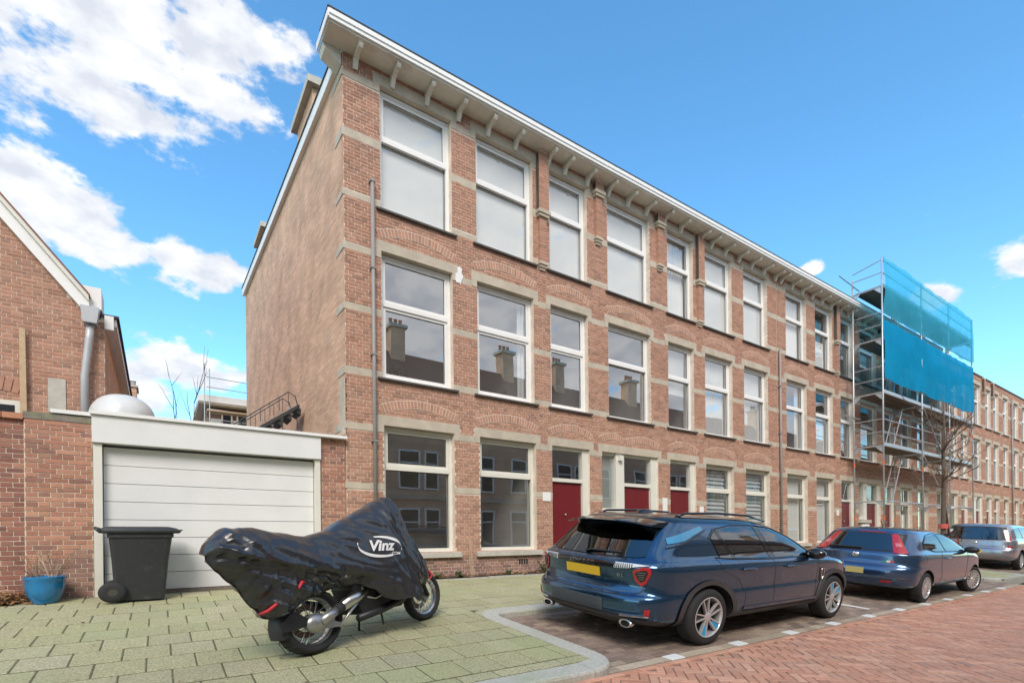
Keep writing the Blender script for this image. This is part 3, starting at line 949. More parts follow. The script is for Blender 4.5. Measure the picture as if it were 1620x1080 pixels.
        for i in range(n + 1):
            bx = x0 + .24 + i * .755
            if any(abs(bx - p[0]) < .2 for p in pil): bx += .22
            console_bracket(H, bx, ztop, yf)
    else:
        m = MB(); m.box(x0, x1, YF - .05, YF + .26, ztop, ztop + .08); m.build('parapet_coping', mat('dark_coping', (.13, .11, .10), .8), H)
    if pipe:
        m = MB(); px, pz0, pz1 = pipe
        m.tube([(px, YF - .075, pz0), (px, YF - .075, pz1)], .040, 8); pp = m.build('rain_pipe', GREYPIPE, H, smooth=True)
        z = pz0 + .8
        m = MB()
        while z < pz1: m.box(px - .055, px + .055, YF - .12, YF - .005, z, z + .03); z += 1.7
        m.build('pipe_clamp', GREYPIPE, pp, org=wloc(H))
    return H


def cols_from(c, offs, g, gw=None):
    out = []
    for i, (a, b_) in enumerate(offs):
        ga, gb = (gw or {}).get(i, (a, b_))
        out.append(dict(x0=c + a, x1=c + b_, g=g[i], gx0=c + ga, gx1=c + gb))
    return out


U1 = [dict(x0=3.74, x1=5.335, g='w', gx0=3.76, gx1=5.34), dict(x0=5.955, x1=7.53, g='w', gx0=5.99, gx1=7.56), dict(x0=8.05, x1=9.29, g='door', gx0=8.06, gx1=9.31),
      dict(x0=10.03, x1=11.70, g='double', gx0=9.75, gx1=11.99), dict(x0=12.48, x1=13.68, g='door', gx0=12.52, gx1=13.74), dict(x0=14.25, x1=15.72, g='w', gx0=14.25, gx1=15.75),
      dict(x0=16.39, x1=17.85, g='w', gx0=16.44, gx1=17.93)]
C1 = {0: ('sky_sheet', None, None), 1: ('sky_sheet', 'right', None), 2: ('sky_sheet', None, None), 3: ('sky_sheet', None, None), 4: ('full', 'roller', None), 5: ('sky_sheet', 'full', 'pleat'), 6: ('sky_sheet', 'full', 'pleat')}  # top floor mostly gets the pale sheets that imitate reflected sky
terr1 = terrace('terrace_house', 'three storey brick corner house with blank side wall next to the white garage', 3.0, 18.46, U1, 1, nsingle=300,
                group='row of brick houses along the street', pil=((7.79, 8.70, 7.52), (9.66, 9.86, 8.72), (12.10, 9.86, 8.72), (13.965, 8.70, 7.52)),
                pipe=(3.545, .25, 7.9), curtains_or_sheets=C1, plates=((7.86, 1.84, .24, .22), (12.25, 1.72, .2, .5), (13.98, 1.66, .2, .2)),
                styles={3: ('sash', 'sash', 'x'), 4: ('sash', 'sash', 'x'), 5: ('sash', 'sash', 'x'), 6: ('sash', 'sash', 'x')})
OF = [(-6.95, -5.46), (-4.78, -3.36), (-2.70, -1.48), (-.87, .80), (1.50, 2.66), (3.36, 4.80), (5.52, 6.95)]
GK = ['w', 'w', 'door', 'double', 'door', 'w', 'w']
terr2 = terrace('terrace_house', 'brick house behind the metal scaffold with white cornice brackets', 18.48, 33.58, cols_from(26.05, OF, GK, {3: (-1.1, 1.1)}), 2,
                group='row of brick houses along the street', pil=((22.97, 8.70, 7.52), (24.85, 9.86, 8.72), (27.2, 9.86, 8.72), (29.05, 8.70, 7.52)), pipe=(18.56, .3, 7.55),
                curtains_or_sheets={0: ('full', 'sides', 'full'), 1: ('half', 'half', 'full'), 2: (None, 'roller', None), 4: ('roller', None, None), 5: ('half', 'roller', 'half'), 6: ('full', 'full', 'roller')},
                styles={i: ('sash', 'sash', 'x') for i in range(7)}, plates=((22.98, 1.75, .2, .22),))
OF3 = [(-6.75, -5.55), (-4.6, -3.4), (-2.9, -1.75), (-.85, .85), (1.75, 2.9), (3.4, 4.6), (5.55, 6.75)]
terr3 = terrace('terrace_house', 'brick house beyond the scaffold with flat parapet and no cornice', 33.60, 48.40, cols_from(40.95, OF3, GK, {3: (-1.0, 1.0)}), 3,
                group='row of brick houses along the street', cornice=False, ztop=10.45, pil=((42.2, 9.5, 9.0), (44.0, 9.5, 9.0)), pipe=(48.3, .3, 9.9),
                curtains_or_sheets={i: ('full', 'full', 'half') for i in range(7)}, styles={i: ('sash', 'sash', 'x') for i in range(7)})
terr4 = terrace('terrace_house', 'farthest brick house of the street with pale narrow windows past the drain pipe', 48.42, 63.2, cols_from(55.8, OF3, GK, {3: (-1.0, 1.0)}), 4,
                group='row of brick houses along the street', cornice=False, ztop=10.45, curtains_or_sheets={i: ('full', 'full', 'full') for i in range(7)}, styles={i: ('sash', 'sash', 'x') for i in range(7)})

# ---- side wall of the corner house (slightly out of square), roof edge, chimneys


def side_brick_mat():
    m = mat('side_brick', (0.47, 0.27, 0.19), 0.9)
    nt = m.node_tree; N, L = nt.nodes.new, nt.links.new; b_ = nt.nodes['Principled BSDF']
    geo = N('ShaderNodeNewGeometry'); sp = N('ShaderNodeSeparateXYZ'); cb = N('ShaderNodeCombineXYZ')
    L(geo.outputs['Position'], sp.inputs[0]); L(sp.outputs['Y'], cb.inputs['X']); L(sp.outputs['Z'], cb.inputs['Y'])
    br = N('ShaderNodeTexBrick'); L(cb.outputs[0], br.inputs['Vector'])
    br.inputs['Scale'].default_value = 1.0; br.inputs['Brick Width'].default_value = 0.262; br.inputs['Row Height'].default_value = 0.0685
    br.inputs['Mortar Size'].default_value = 0.007; br.inputs['Color1'].default_value = (0.78, 0.50, 0.335, 1); br.inputs['Color2'].default_value = (0.63, 0.37, 0.245, 1)
    br.inputs['Mortar'].default_value = (0.52, 0.36, 0.26, 1); br.inputs['Mortar Smooth'].default_value = 0.4
    nz = N('ShaderNodeTexNoise'); nz.inputs['Scale'].default_value = 1.6; nz.inputs['Detail'].default_value = 8; L(geo.outputs['Position'], nz.inputs['Vector'])
    mr = N('ShaderNodeMapRange'); mr.inputs['From Min'].default_value = .3; mr.inputs['From Max'].default_value = .7; mr.inputs['To Min'].default_value = .80; mr.inputs['To Max'].default_value = 1.15; L(nz.outputs[0], mr.inputs[0])
    mx = N('ShaderNodeMixRGB'); mx.blend_type = 'MULTIPLY'; mx.inputs[0].default_value = 1; L(br.outputs['Color'], mx.inputs[1]); L(mr.outputs[0], mx.inputs[2])
    L(mx.outputs[0], b_.inputs['Base Color'])
    bp = N('ShaderNodeBump'); bp.inputs['Strength'].default_value = .5; bp.inputs['Distance'].default_value = .008; bp.invert = True
    L(br.outputs['Fac'], bp.inputs['Height']); L(bp.outputs[0], b_.inputs['Normal'])
    return m


SIDEM = side_brick_mat()
xs = lambda y: 2.995 - 0.0187 * (y - 10.0)
m = MB(); m.face([(xs(10.0), 9.996, -.1), (xs(10.0), 9.996, 10.2), (xs(21.5), 21.5, 10.2), (xs(21.5), 21.5, -.1)])
m.face([(xs(21.5), 21.5, -.1), (xs(21.5), 21.5, 10.2), (18.46, 21.5, 10.2), (18.46, 21.5, -.1)])
m.build('side_wall', SIDEM, terr1)
for za, zb in BANDS:
    m = MB(); m.box(2.978, 3.03, 9.986, 10.46 + (.18 if int(za * 10) % 2 else 0), za, zb); m.build('quoin', STONE, terr1)
m = MB(); m.box(2.974, 3.02, 10.0, 10.30, 2.86, 3.95); m.build('corner_post', STONE, terr1)
m = MB(); q = [(2.90, 10.3, 9.98), (2.90, 10.3, 10.24), (2.68, 21.6, 10.24), (2.68, 21.6, 9.98)]
r2 = [(x + .09, y, z) for x, y, z in q]
m.grid([q + [q[0]], r2 + [r2[0]]]); m.f += [(0, 1, 2, 3), (5, 6, 7, 8)]; m.m += [0, 0]
m.build('verge_board', WHITE, terr1, fix=True)
m = MB(); q = [(2.88, 10.3, 10.242), (2.88, 10.3, 10.275), (2.66, 21.6, 10.275), (2.66, 21.6, 10.242)]
r2 = [(x + .3, y, z) for x, y, z in q]
m.grid([q + [q[0]], r2 + [r2[0]]]); m.f += [(0, 1, 2, 3), (5, 6, 7, 8)]; m.m += [0, 0]
m.build('verge_edging', ROOF, terr1, fix=True)
for (cx0, cx1, cy0, cy1, ct) in ((3.0, 3.9, 12.25, 13.8, 11.15), (3.0, 3.8, 18.7, 20.0, 11.15)):
    m = MB(); m.box(cx0, cx1, cy0, cy1, 10.1, ct); ch = m.build('chimney', SIDEM, terr1)
    m = MB(); m.box(cx0 - .13, cx1 + .13, cy0 - .13, cy1 + .13, ct, ct + .16); m.build('cap', CONC, ch, org=wloc(terr1))
# patch of white filler by the lintel
m = MB(); m.prism([(5.40, 6.47), (5.43, 6.41), (5.50, 6.43), (5.52, 6.38), (5.56, 6.50), (5.60, 6.58), (5.55, 6.66), (5.57, 6.74), (5.50, 6.79), (5.45, 6.74), (5.46, 6.66), (5.41, 6.60)], 'y', YF - .022, YF - .015); m.build('filler_patch', WHITE, terr1)
m = MB()
for k in range(4): m.box(7.02 + k * .07, 7.065 + k * .07, YF - .012, YF - .004, .22, .34)
vg = m.build('air_vent', BLACK, terr1)
# ================================================================ GARAGE, WALLS, NEIGHBOURS
rg = random.Random(11)
GAR = thing('garage', 'flat roofed garage with white sectional door beside the corner house', 'garage', (.9, 10, 0))
DOORW = mat('garage_white', (0.80, 0.80, 0.79), 0.45, var=0.04, vscale=2, stain=[((0.62, 0.60, 0.56), 1.2, 0.60, 0.2, 0.3), ((0.45, 0.42, 0.37), 7.0, 0.66, 0.08, 0.35)])
zb, zt, npan = .06, 2.285, 8
ph = (zt - zb) / npan
m = MB(); m.box(-.78, 2.5, 10.16, 10.2, zpav(10.1) - .1, 2.4); m.build('door_backing', GREYPIPE, GAR)
for k in range(npan):
    m = MB(); m.box(-.675, 2.405, 10.075, 10.155, zb + k * ph + .004, zb + (k + 1) * ph - .004)
    m.build('door_panel', DOORW, GAR)
m = MB(); m.box(-.70, 2.43, 10.07, 10.15, -.03, .055); m.build('door_seal', mat('threshold', (.22, .18, .15), .9, var=.3, vscale=20), GAR)
for a, b_ in ((-.79, -.685), (2.415, 2.505)):
    m = MB(); m.box(a, b_, 9.955, 10.10, zpav(10) - .06, 2.32); m.build('door_post', CREAM, GAR)
m = MB(); m.box(-.80, 2.51, 9.91, 10.14, 2.325, 2.735); m.build('fascia', DOORW, GAR)
m = MB(); m.box(-.82, 2.985, 9.87, 10.25, 2.74, 2.79); m.box(-.82, -.6, 10.25, 16, 2.74, 2.79); m.build('roof_trim', WHITE, GAR)
m = MB(); m.box(-.78, 2.93, 10.2, 19.5, 2.56, 2.70); m.build('roof', ROOF, GAR)
m = MB(); m.box(-.75, -.6, 10.2, 19.5, -.1, 2.56); m.box(-.75, 2.9, 19.4, 19.5, -.1, 2.56); m.build('rear_wall', CONC, GAR)
m = MB(); m.box(2.508, 2.985, 10.012, 10.24, -.12, 2.738); pil_o = m.build('brick_pier', MORTAR, GAR)
put_bricks(course_bricks(2.51, 2.985, -.12, 2.738, [], rg), 10.012, pil_o, WALL_B, rg, 140)
# skylight domes on the garage roof
def dome(cx, cy, rx, ry, h, m_, name='skylight'):
    m = MB(); rows = []
    for i in range(9):
        t = i / 8 * math.pi / 2
        rows.append([(cx + rx * math.cos(t) ** .8 * math.cos(a), cy + ry * math.cos(t) ** .8 * math.sin(a), 2.93 + h * math.sin(t)) for a in [2 * math.pi * k / 32 for k in range(32)]])
    m.grid(rows, closeu=True)
    o = m.build(name, m_, GAR, smooth=True)
    m = MB(); m.lathe([(rx * 1.0, 2.65), (rx * 1.03, 2.93), (rx * .98, 2.945)], 32, 'z', (cx, cy, 0), sy=ry / rx); m.build('kerb_frame', WHITE, o, org=wloc(GAR))
    return o
dome(-.475, 11.2, .475, .60, .42, mat('dome_plastic', (.66, .67, .66), .25, var=.08, vscale=4, stain=((.50, .46, .32), 2.0, .6, .15, .5)))
dome(1.95, 16.0, .45, .45, .30, mat('dome_grey', (.40, .45, .46), .3))

# ---- brick garden wall left of the garage: pier and lower tiled length
WLL = thing('garden_wall', 'weathered red brick wall left of the garage behind the blue flowerpot', 'wall', (-1.3, 10, 0))
m = MB(); m.box(-1.56, -.80, 10.0, 10.3, -.25, 2.66); p1 = m.build('pier', MORTAR, WLL)
pb_ = course_bricks(-1.56, -.80, -.25, 2.60, [], rg, course=.069, bl=.27)
put_bricks([q for q in pb_ if q[3] > .62 + .12 * math.sin(q[0] * 5)], 10.0, p1, WALL_B, rg, 220)
put_bricks([q for q in pb_ if q[3] <= .62 + .12 * math.sin(q[0] * 5)], 10.0, p1, PLINTH_B, rg, 80)
m = MB(); m.box(-1.57, -.79, 9.985, 10.31, 2.605, 2.70); m.build('pier_coping', mat('old_coping', (.25, .22, .19), .9, var=.3, vscale=10, stain=((.2, .24, .1), 4, .5, .1, .5)), WLL)
m = MB(); m.box(-1.27, -.80, 9.96, 10.3, 2.715, 2.77); m.build('white_trim', WHITE, WLL)
m = MB(); m.box(-6.0, -1.565, 10.04, 10.3, -.25, 2.58); p2 = m.build('wall', MORTAR, WLL)
put_bricks(course_bricks(-6.0, -1.565, -.25, 2.58, [], rg, course=.069, bl=.27), 10.04, p2, OLD_B, rg, 200)
TILE = mat('coping_tile', (.50, .23, .14), .8, piece='object', pvar=.12, var=.12, vscale=12)
for k in range(18):
    m = MB(); x0 = -1.56 - (k + 1) * .23; m.box(x0 + .006, x0 + .224, 9.98, 10.34, 2.585, 2.665); m.build('coping_tile', TILE, WLL)

# ---- gable house behind the wall
GB = thing('gable_house', 'brick gable end with white bargeboard and grey downpipe behind the garden wall', 'house', (-2, 12.5, 0))
yg = 12.5
gz = lambda x: 5.30 + (-1.22 - x) * 1.222          # underside line of the bargeboard
m = MB()
m.prism([(-7.5, -.1), (-.80, -.1), (-.80, 5.05), (-1.0, 5.05), (-4.2, gz(-4.2)), (-7.5, gz(-4.2) - 3.3 * 1.222)], 'y', yg, yg + .3)
gw = m.build('gable_wall', MORTAR, GB)
holes = [(-3.4, -1.98, 1.5, 3.32)]
rr = [q for q in course_bricks(-7.4, -.80, 1.5, 9.2, holes, rg, course=.069, bl=.27) if q[3] < (gz((q[0] + q[1]) / 2) + .1 if q[1] < -1.05 else 5.05) and q[1] > -3.6 or (q[1] <= -3.6 and q[3] < 6.2)]
put_bricks(rr, yg, gw, [FACADE_B[0], FACADE_B[1]], rg, 120)
m = MB(); m.face([(-.796, yg - .004, -.1), (-.796, yg - .004, 5.05), (-.796, 21, 5.05), (-.796, 21, -.1)][::-1]); m.build('side_wall', SIDEM, GB)
# bargeboard: two stepped boards
def slope_board(x0, x1, d0, d1, y0, y1, name, mt):
    m = MB(); q = [(x0, gz(x0) + d0), (x1, gz(x1) + d0), (x1, gz(x1) + d1), (x0, gz(x0) + d1)]
    m.prism(q, 'y', y0, y1); return m.build(name, mt, GB)
slope_board(-4.3, -1.02, -.02, .26, yg - .10, yg + .05, 'bargeboard', WHITE)
slope_board(-4.3, -1.02, .262, .36, yg - .16, yg + .3, 'bargeboard_cap', CREAM)
slope_board(-4.3, -1.0, .362, .40, yg - .18, yg + 8.5, 'roof', mat('roof_tile_red', (.26, .12, .08), .85, var=.3, vscale=8))
m = MB(); m.box(-1.16, -.84, yg - .05, yg + .55, 5.22, 5.62); m.build('gutter_box', WHITE, GB)
m = MB(); m.prism([(-1.14, 5.18), (-1.10, 4.88), (-.90, 4.88), (-.86, 5.18)], 'y', yg - .26, yg - .02); m.build('hopper', ZINC, GB)
m = MB(); m.tube([(-1.00, yg - .13, 4.90), (-1.02, yg - .13, 4.6), (-1.09, yg - .13, 3.9), (-1.09, yg - .13, 2.5)], .065, 12); m.build('downpipe', ZINC, GB, smooth=True)
m = MB(); m.box(-.86, -.62, yg + .05, 21, 4.98, 5.12); m.box(-.80, -.66, yg - .03, yg + .05, 4.88, 5.14); m.build('eaves_board', WHITE, GB)
m = MB(); m.box(-.90, -.58, yg + .0, 21, 5.125, 5.17); m.build('eaves_edging', ROOF, GB)
m = MB(); m.box(-1.62, -1.37, yg - .025, yg - .01, 3.2, 3.82); m.build('render_patch', CONC, GB)
# arched window head
n = 13; bb = MB()
for i in range(n):
    a0, a1 = R(108 - i * 2.7), R(108 - (i + 1) * 2.7 + .45); r0, r1 = 2.2, 2.43; cx, cz = -2.55, 1.33
    bb.prism([(cx + r0 * math.cos(a0), cz + r0 * math.sin(a0)), (cx + r0 * math.cos(a1), cz + r0 * math.sin(a1)), (cx + r1 * math.cos(a1), cz + r1 * math.sin(a1)), (cx + r1 * math.cos(a0), cz + r1 * math.sin(a0))], 'y', yg - .02, yg - .004)
tag(bb.build('arch_brick', FACADE_B[1], GB), kind='stuff')
m = MB(); m.ring(-3.4, -1.98, 1.5, 3.34, .08, yg - .012, yg + .1); w_ = m.build('window', CREAM, GB)
m = MB(); m.box(-3.32, -2.06, yg - .008, yg - .003, 1.58, 3.26); m.build('pane', mat('dark_pane', (.03, .035, .04), .05), w_, org=wloc(GB))
pk = MB(); pk.prism([(-1.98, 2.7), (-1.89, 2.7), (-1.905, 4.62), (-1.985, 4.62)], 'y', 12.40, 12.44)
tag(pk.build('timber_plank', WOOD), 'pale timber plank leaning upright against the gable wall', 'plank')

# ---- metal stair on the garage roof
ST = thing('metal_stair', 'small dark metal stair with handrail on the garage roof', 'stairs', (2.0, 13.0, 2.7))
DST = mat('dark_steel', (.045, .048, .05), .55)
for k in range(8):
    x, z = 1.15 + k * .21, 2.86 + k * .155
    m = MB(); m.box(x, x + .24, 12.98, 13.55, z, z + .035); m.build('tread', mat('tread_steel', (.34, .36, .36), .6), ST)
    m = MB(); m.prism([(x + .01, z - .01), (x + .22, z - .01), (x + .22, z - .14)], 'y', 12.99, 13.54); m.build('riser', DST, ST)
for y in (12.96, 13.57):
    m = MB(); m.prism([(1.1, 2.72), (2.80, 3.98), (2.80, 4.06), (1.1, 2.84)], 'y', y - .012, y + .012); m.build('stringer', DST, ST)
for y in (12.93, 13.6):
    m = MB(); m.tube([(1.15, y, 2.9), (1.2, y, 3.25), (2.55, y, 4.30), (2.70, y, 4.22), (2.76, y, 3.95)], .013, 6); m.build('handrail', DST, ST)
    for k in range(7):
        x = 1.35 + k * .2; m = MB(); m.tube([(x, y, 2.95 + (x - 1.15) * .735), (x, y, 3.36 + (x - 1.35) * .78)], .007, 5); m.build('baluster', DST, ST)
for x in (2.42, 2.74):
    m = MB(); m.tube([(x, 12.95, 3.75), (x, 12.95, 2.70)], .012, 6); m.build('support', DST, ST)

# ---- background house with scaffold rails, chimney block and twigs
BH = thing('background_house', 'pale rear house with flat overhanging roof seen above the garage roof', 'house', (2.4, 25, 0))
m = MB(); m.box(1.75, 7.0, 25.3, 31, 0, 6.5); m.build('wall', mat('bg_brick', (.34, .2, .15), .9, var=.2, vscale=3), BH)
m = MB(); m.box(1.9, 7.0, 25.22, 25.3, 4.6, 6.05); m.build('panel', WHITE, BH)
for a in (2.28, 2.86):
    m = MB(); m.ring(a, a + .42, 5.75, 6.4, .06, 25.15, 25.22); w_ = m.build('window', CREAM, BH)
    m = MB(); m.box(a + .06, a + .36, 25.19, 25.21, 5.81, 6.34); m.build('pane', mat('dark_pane', (.03, .035, .04), .05), w_, org=wloc(BH))
m = MB(); m.box(1.42, 7.2, 24.7, 31.2, 6.62, 6.9); m.build('roof', WHITE, BH)
m = MB(); m.box(1.45, 7.2, 24.74, 31, 6.56, 6.615); m.build('soffit', SOFFIT, BH)
BS = thing('background_scaffold', 'thin scaffold rails round the pale rear house above the garage', 'scaffold', (1.6, 24.4, 0))
m = MB()
for x in (1.62, 1.80): m.tube([(x, 24.4, 2), (x, 24.4, 8.1 - (x - 1.6) * 1.0)], .022, 6)
m.build('standard', ALU, BS)
for z in (7.55, 7.15, 6.25, 5.85):
    m = MB(); m.tube([(1.7, 24.4, z), (3.3, 24.4, z - .05)], .018, 6); m.build('rail', ALU, BS)
m = MB(); m.box(1.7, 3.3, 24.35, 24.9, 6.18, 6.23); m.build('deck', WOOD, BS)
BC = thing('chimney_block', 'far brick chimney block with three pots behind the gable house', 'chimney', (-.7, 25, 0))
m = MB(); m.box(-1.5, -.64, 25, 26, 0, 6.9); m.build('stack', SIDEM, BC)
m = MB(); m.box(-1.55, -.58, 24.95, 26.05, 6.9, 6.98); m.build('cap', CONC, BC)
for k in range(3):
    m = MB(); m.lathe([(.07, 6.98), (.06, 7.16), (.08, 7.2), (.0, 7.22)], 10, 'z', (-1.0 + k * .14, 25.3, 0)); m.build('chimney_pot', GREYPIPE, BC)
def twig(rgn, p, d, l, r, out, depth):
    q = [p]; dd = d.copy()
    for k in range(4):
        dd = (dd + Vector((rgn.uniform(-.14, .14), rgn.uniform(-.14, .14), rgn.uniform(-.05, .10)))).normalized(); q.append(q[-1] + dd * l / 4)
    out.append((q, r))
    if depth:
        for k in range(rgn.choice((2, 3))):
            t = rgn.randint(1, 4); nd = (dd + Vector((rgn.uniform(-.8, .8), rgn.uniform(-.8, .8), rgn.uniform(-.1, .6)))).normalized()
            twig(rgn, q[t], nd, l * rgn.uniform(.45, .7), r * .6, out, depth - 1)
for k, (x, y, h, lb) in enumerate(((1.15, 23, 6.2, 'thin bare sapling rising behind the garage roof'), (.62, 23, 5.6, 'short leafy twig top beside the domed skylight behind the garage'))):
    out = []; twig(random.Random(k + 5), Vector((x, y, 3.2)), Vector((-.05, 0, 1)), h - 3.2, .03, out, 2)
    m = MB()
    for q, r in out: m.tube(q, [r, r * .85, r * .7, r * .5, r * .3], 5)
    t = thing('sapling', lb, 'tree', (x, y, 0)); m.tube([(x, y, 0), (x, y, 3.2)], .04, 6); m.build('trunk', mat('twig_bark', (.10, .075, .055), .9), t)

# ---- houses across the street (seen only as reflections)
OP = thing('opposite_terrace', 'long brick terrace with red tiled roof across the street, mirrored in the windows', 'house', (10, -8, 0))
m = MB(); m.box(-30, 70, -13.4, -8.0, -.6, 8.75); m.build('wall', SIDEM, OP)
m = MB(); m.prism([(-7.6, 8.7), (-7.6, 8.9), (-10.6, 12.6), (-13.8, 8.9), (-13.8, 8.7)], 'x', -30, 70); m.build('roof', mat('roof_tile_red', (.26, .12, .08), .85), OP)
opw = {}
for w_o in (1.3, 1.0):
    m = MB(); m.ring(0, w_o, 0, 2.3, .1, 0, .07); m.box(.1, w_o - .1, 0, .06, 1.5, 1.58); f_ = m.mesh('window', WHITE)
    m = MB(); m.box(.1, w_o - .1, .01, .03, .1, 2.2); opw[w_o] = (f_, m.mesh('pane', mat('dark_pane', (.03, .035, .04), .05)))
for i in range(16):
    for z in (.4, 3.8):
        for dx, w_o in ((0, 1.3), (1.6, 1.0)):
            o = link('window', opw[w_o][0], OP, (-8 + i * 3.9 + dx - 10, 0, z)); link('pane', opw[w_o][1], o)
m = MB(); m.box(-30, 70, -7.98, -7.9, 3.2, 3.4); m.build('string_course', STONE, OP)
for x in (-8, 2, 12, 20.2, 25, 33, 42, 52):
    m = MB(); m.box(x, x + .85, -11.0, -10.1, 11.5, 14.0); c_ = m.build('chimney', SIDEM, OP)
    m = MB(); m.box(x - .14, x + .99, -11.14, -9.96, 14.0, 14.2); m.build('cap', CONC, c_, org=wloc(OP))
    for k in range(3):
        m = MB(); m.lathe([(.12, 14.2), (.10, 14.6), (.13, 14.65)], 10, 'z', (x + .12 + k * .3, -10.55, 0)); m.build('chimney_pot', TILE, c_, org=wloc(OP))
# ================================================================ CARS
def carpaint(name, col, metal=.55, rough=.28):
    m = mat(name, col, rough, metal=metal, coat=1.0, var=.03, vscale=3); return m


CARGLASS = glass_mat('car_glass', 2.3, (.10, .12, .12), 0)
CLAD = mat('grey_cladding', (.055, .055, .057), .55, var=.1, vscale=20)
GLOSSB = mat('gloss_black', (.008, .008, .009), .08, coat=.5)
REDL = mat('red_lens', (.42, .012, .018), .12, coat=1.0)
CLEARL = mat('clear_lens', (.68, .69, .70), .12, coat=1.0)
YELLOW = mat('plate_yellow', (.75, .47, .03), .4)
WELL = mat('wheel_well', (.012, .012, .012), .9)


def catmull(rows, sub):
    out = []
    n = len(rows)
    for i in range(n - 1):
        p0, p1, p2, p3 = rows[max(i - 1, 0)], rows[i], rows[i + 1], rows[min(i + 2, n - 1)]
        for k in range(sub):
            t = k / sub
            out.append([.5 * ((2 * b_) + (-a + c) * t + (2 * a - 5 * b_ + 4 * c - d) * t * t + (-a + 3 * b_ - 3 * c + d) * t ** 3) for a, b_, c, d in zip(p0, p1, p2, p3)])
    out.append(list(rows[-1]))
    return out


class Car:
    def __init__(s, name, label, sl, S, paint, roofz=None, roofm=None, group=None, nr=3.4, nf=2.8, ar=.42, af=.75, barrel=.025):
        s.S = S
        s.root = thing(name, label, 'car', (0, 0, 0), group)
        rows = catmull(sl, 3)
        rings = []
        for z, xr, xf, hw in rows:
            half = []
            a1 = min(ar, (xf - xr) * .4); a2 = min(af, (xf - xr) * .45)
            for k in range(13):
                th = R(90 * k / 12); c, q = math.cos(th), math.sin(th)
                half.append((xr + a1 - a1 * c ** (2 / nr), hw * q ** (2 / nr)))
            xa, xb = xr + a1, xf - a2
            for k in range(1, 12):
                half.append((xa + (xb - xa) * k / 12, hw))
            for k in range(13):
                th = R(90 * k / 12); c, q = math.cos(th), math.sin(th)
                half.append((xf - a2 + a2 * q ** (2 / nf), hw * c ** (2 / nf)))
            xm, hl = (xr + xf) / 2, (xf - xr) / 2
            half = [(x, y * (1 - barrel * ((x - xm) / hl) ** 2)) for x, y in half]
            ring = [(x, y) for x, y in half] + [(x, -y) for x, y in half[-2:0:-1]]
            rings.append([(x, y, z) for x, y in ring])
        s.rings = rings
        m = MB(); m.grid([[p for p in r] for r in rings], closeu=True)
        n = len(rings[0]); m.f.append(tuple(range(n))[::-1]); m.m.append(0); e = len(m.v) - n; m.f.append(tuple(range(e, e + n))); m.m.append(0)
        me = m.mesh('proj', paint); bm = bmesh.new(); bm.from_mesh(me); s.bvh = BVHTree.FromBMesh(bm); bm.free(); bpy.data.meshes.remove(me)
        s.paint = paint

    def body(s, wheels, rw, rooflim=None, roofm=None):
        """painted shell with wheel wells cut out; roof above rooflim as its own part"""
        lo = [r for r in s.rings if rooflim is None or r[0][2] <= rooflim + 1e-6]
        hi = [] if rooflim is None else s.rings[len(lo) - 1:]
        m = MB(); m.grid(lo, closeu=True); n = len(lo[0])
        m.f.append(tuple(range(n))[::-1]); m.m.append(0); e = len(m.v) - n; m.f.append(tuple(range(e, e + n))); m.m.append(0)
        me = m.mesh('body', s.paint)
        tmp = bpy.data.objects.new('tmp', me); COL.objects.link(tmp); cut = []
        for (wx, wz) in wheels:
            c = MB(); c.lathe([(0, -2), (rw, -2), (rw, 2), (0, 2)], 40, 'y', (wx, 0, wz))
            cm = c.mesh('cut', WELL); bm = bmesh.new(); bm.from_mesh(cm); bmesh.ops.remove_doubles(bm, verts=bm.verts, dist=1e-5); bmesh.ops.recalc_face_normals(bm, faces=bm.faces); bm.to_mesh(cm); bm.free()
            co = bpy.data.objects.new('cut', cm); COL.objects.link(co); cut.append(co)
            md = tmp.modifiers.new('b', 'BOOLEAN'); md.operation = 'DIFFERENCE'; md.object = co; md.solver = 'EXACT'
        bm = bmesh.new(); bm.from_mesh(me); bmesh.ops.recalc_face_normals(bm, faces=bm.faces); bm.to_mesh(me); bm.free()
        dg = bpy.context.evaluated_depsgraph_get(); dg.update()
        res = bpy.data.meshes.new_from_object(tmp.evaluated_get(dg))
        for o in cut + [tmp]: bpy.data.objects.remove(o)
        res.materials.clear(); res.materials.append(s.paint); res.materials.append(WELL)
        bm = bmesh.new(); bm.from_mesh(res)
        for f in bm.faces:
            f.smooth = True; f.material_index = 0
            c = f.calc_center_median()
            for (wx, wz) in wheels:
                if abs(math.hypot(c.x - wx, c.z - wz) - rw) < .012 and abs(f.normal.y) < .3: f.material_index = 1
        for e in bm.edges:
            if len(e.link_faces) == 2 and e.calc_face_angle(0) > R(38): e.smooth = False
        for v in bm.verts: v.co = Vector((v.co.x * s.S[0], v.co.y * s.S[1], v.co.z * s.S[2]))
        bm.to_mesh(res); bm.free()
        res.name = 'body'; s.body_o = link('body', res, s.root)
        if hi:
            m = MB(); m.grid(hi, closeu=True); e = len(m.v) - n; m.f.append(tuple(range(e, e + n))); m.m.append(0)
            m.v = [(a, b_ * 1.002, c + .002) for a, b_, c in m.v]
            s.add('roof', m, roofm or s.paint, smooth=True, sharp=45)
        # dark liner box behind the wheels
        m = MB(); m.box(min(w[0] for w in wheels) - rw, max(w[0] for w in wheels) + rw, -.52, .52, .25, .75); s.add('underbody', m, WELL)

    def add(s, name, mb, mt, parent=None, smooth=False, sharp=None, fix=False):
        mb.v = [(a * s.S[0], b_ * s.S[1], c * s.S[2]) for a, b_, c in mb.v]
        o = mb.build(name, mt, parent or s.root, org=(0, 0, 0), smooth=smooth, sharp=sharp, fix=fix)
        return o

    def hit(s, o, d):
        r = s.bvh.ray_cast(Vector(o), Vector(d).normalized())
        return r

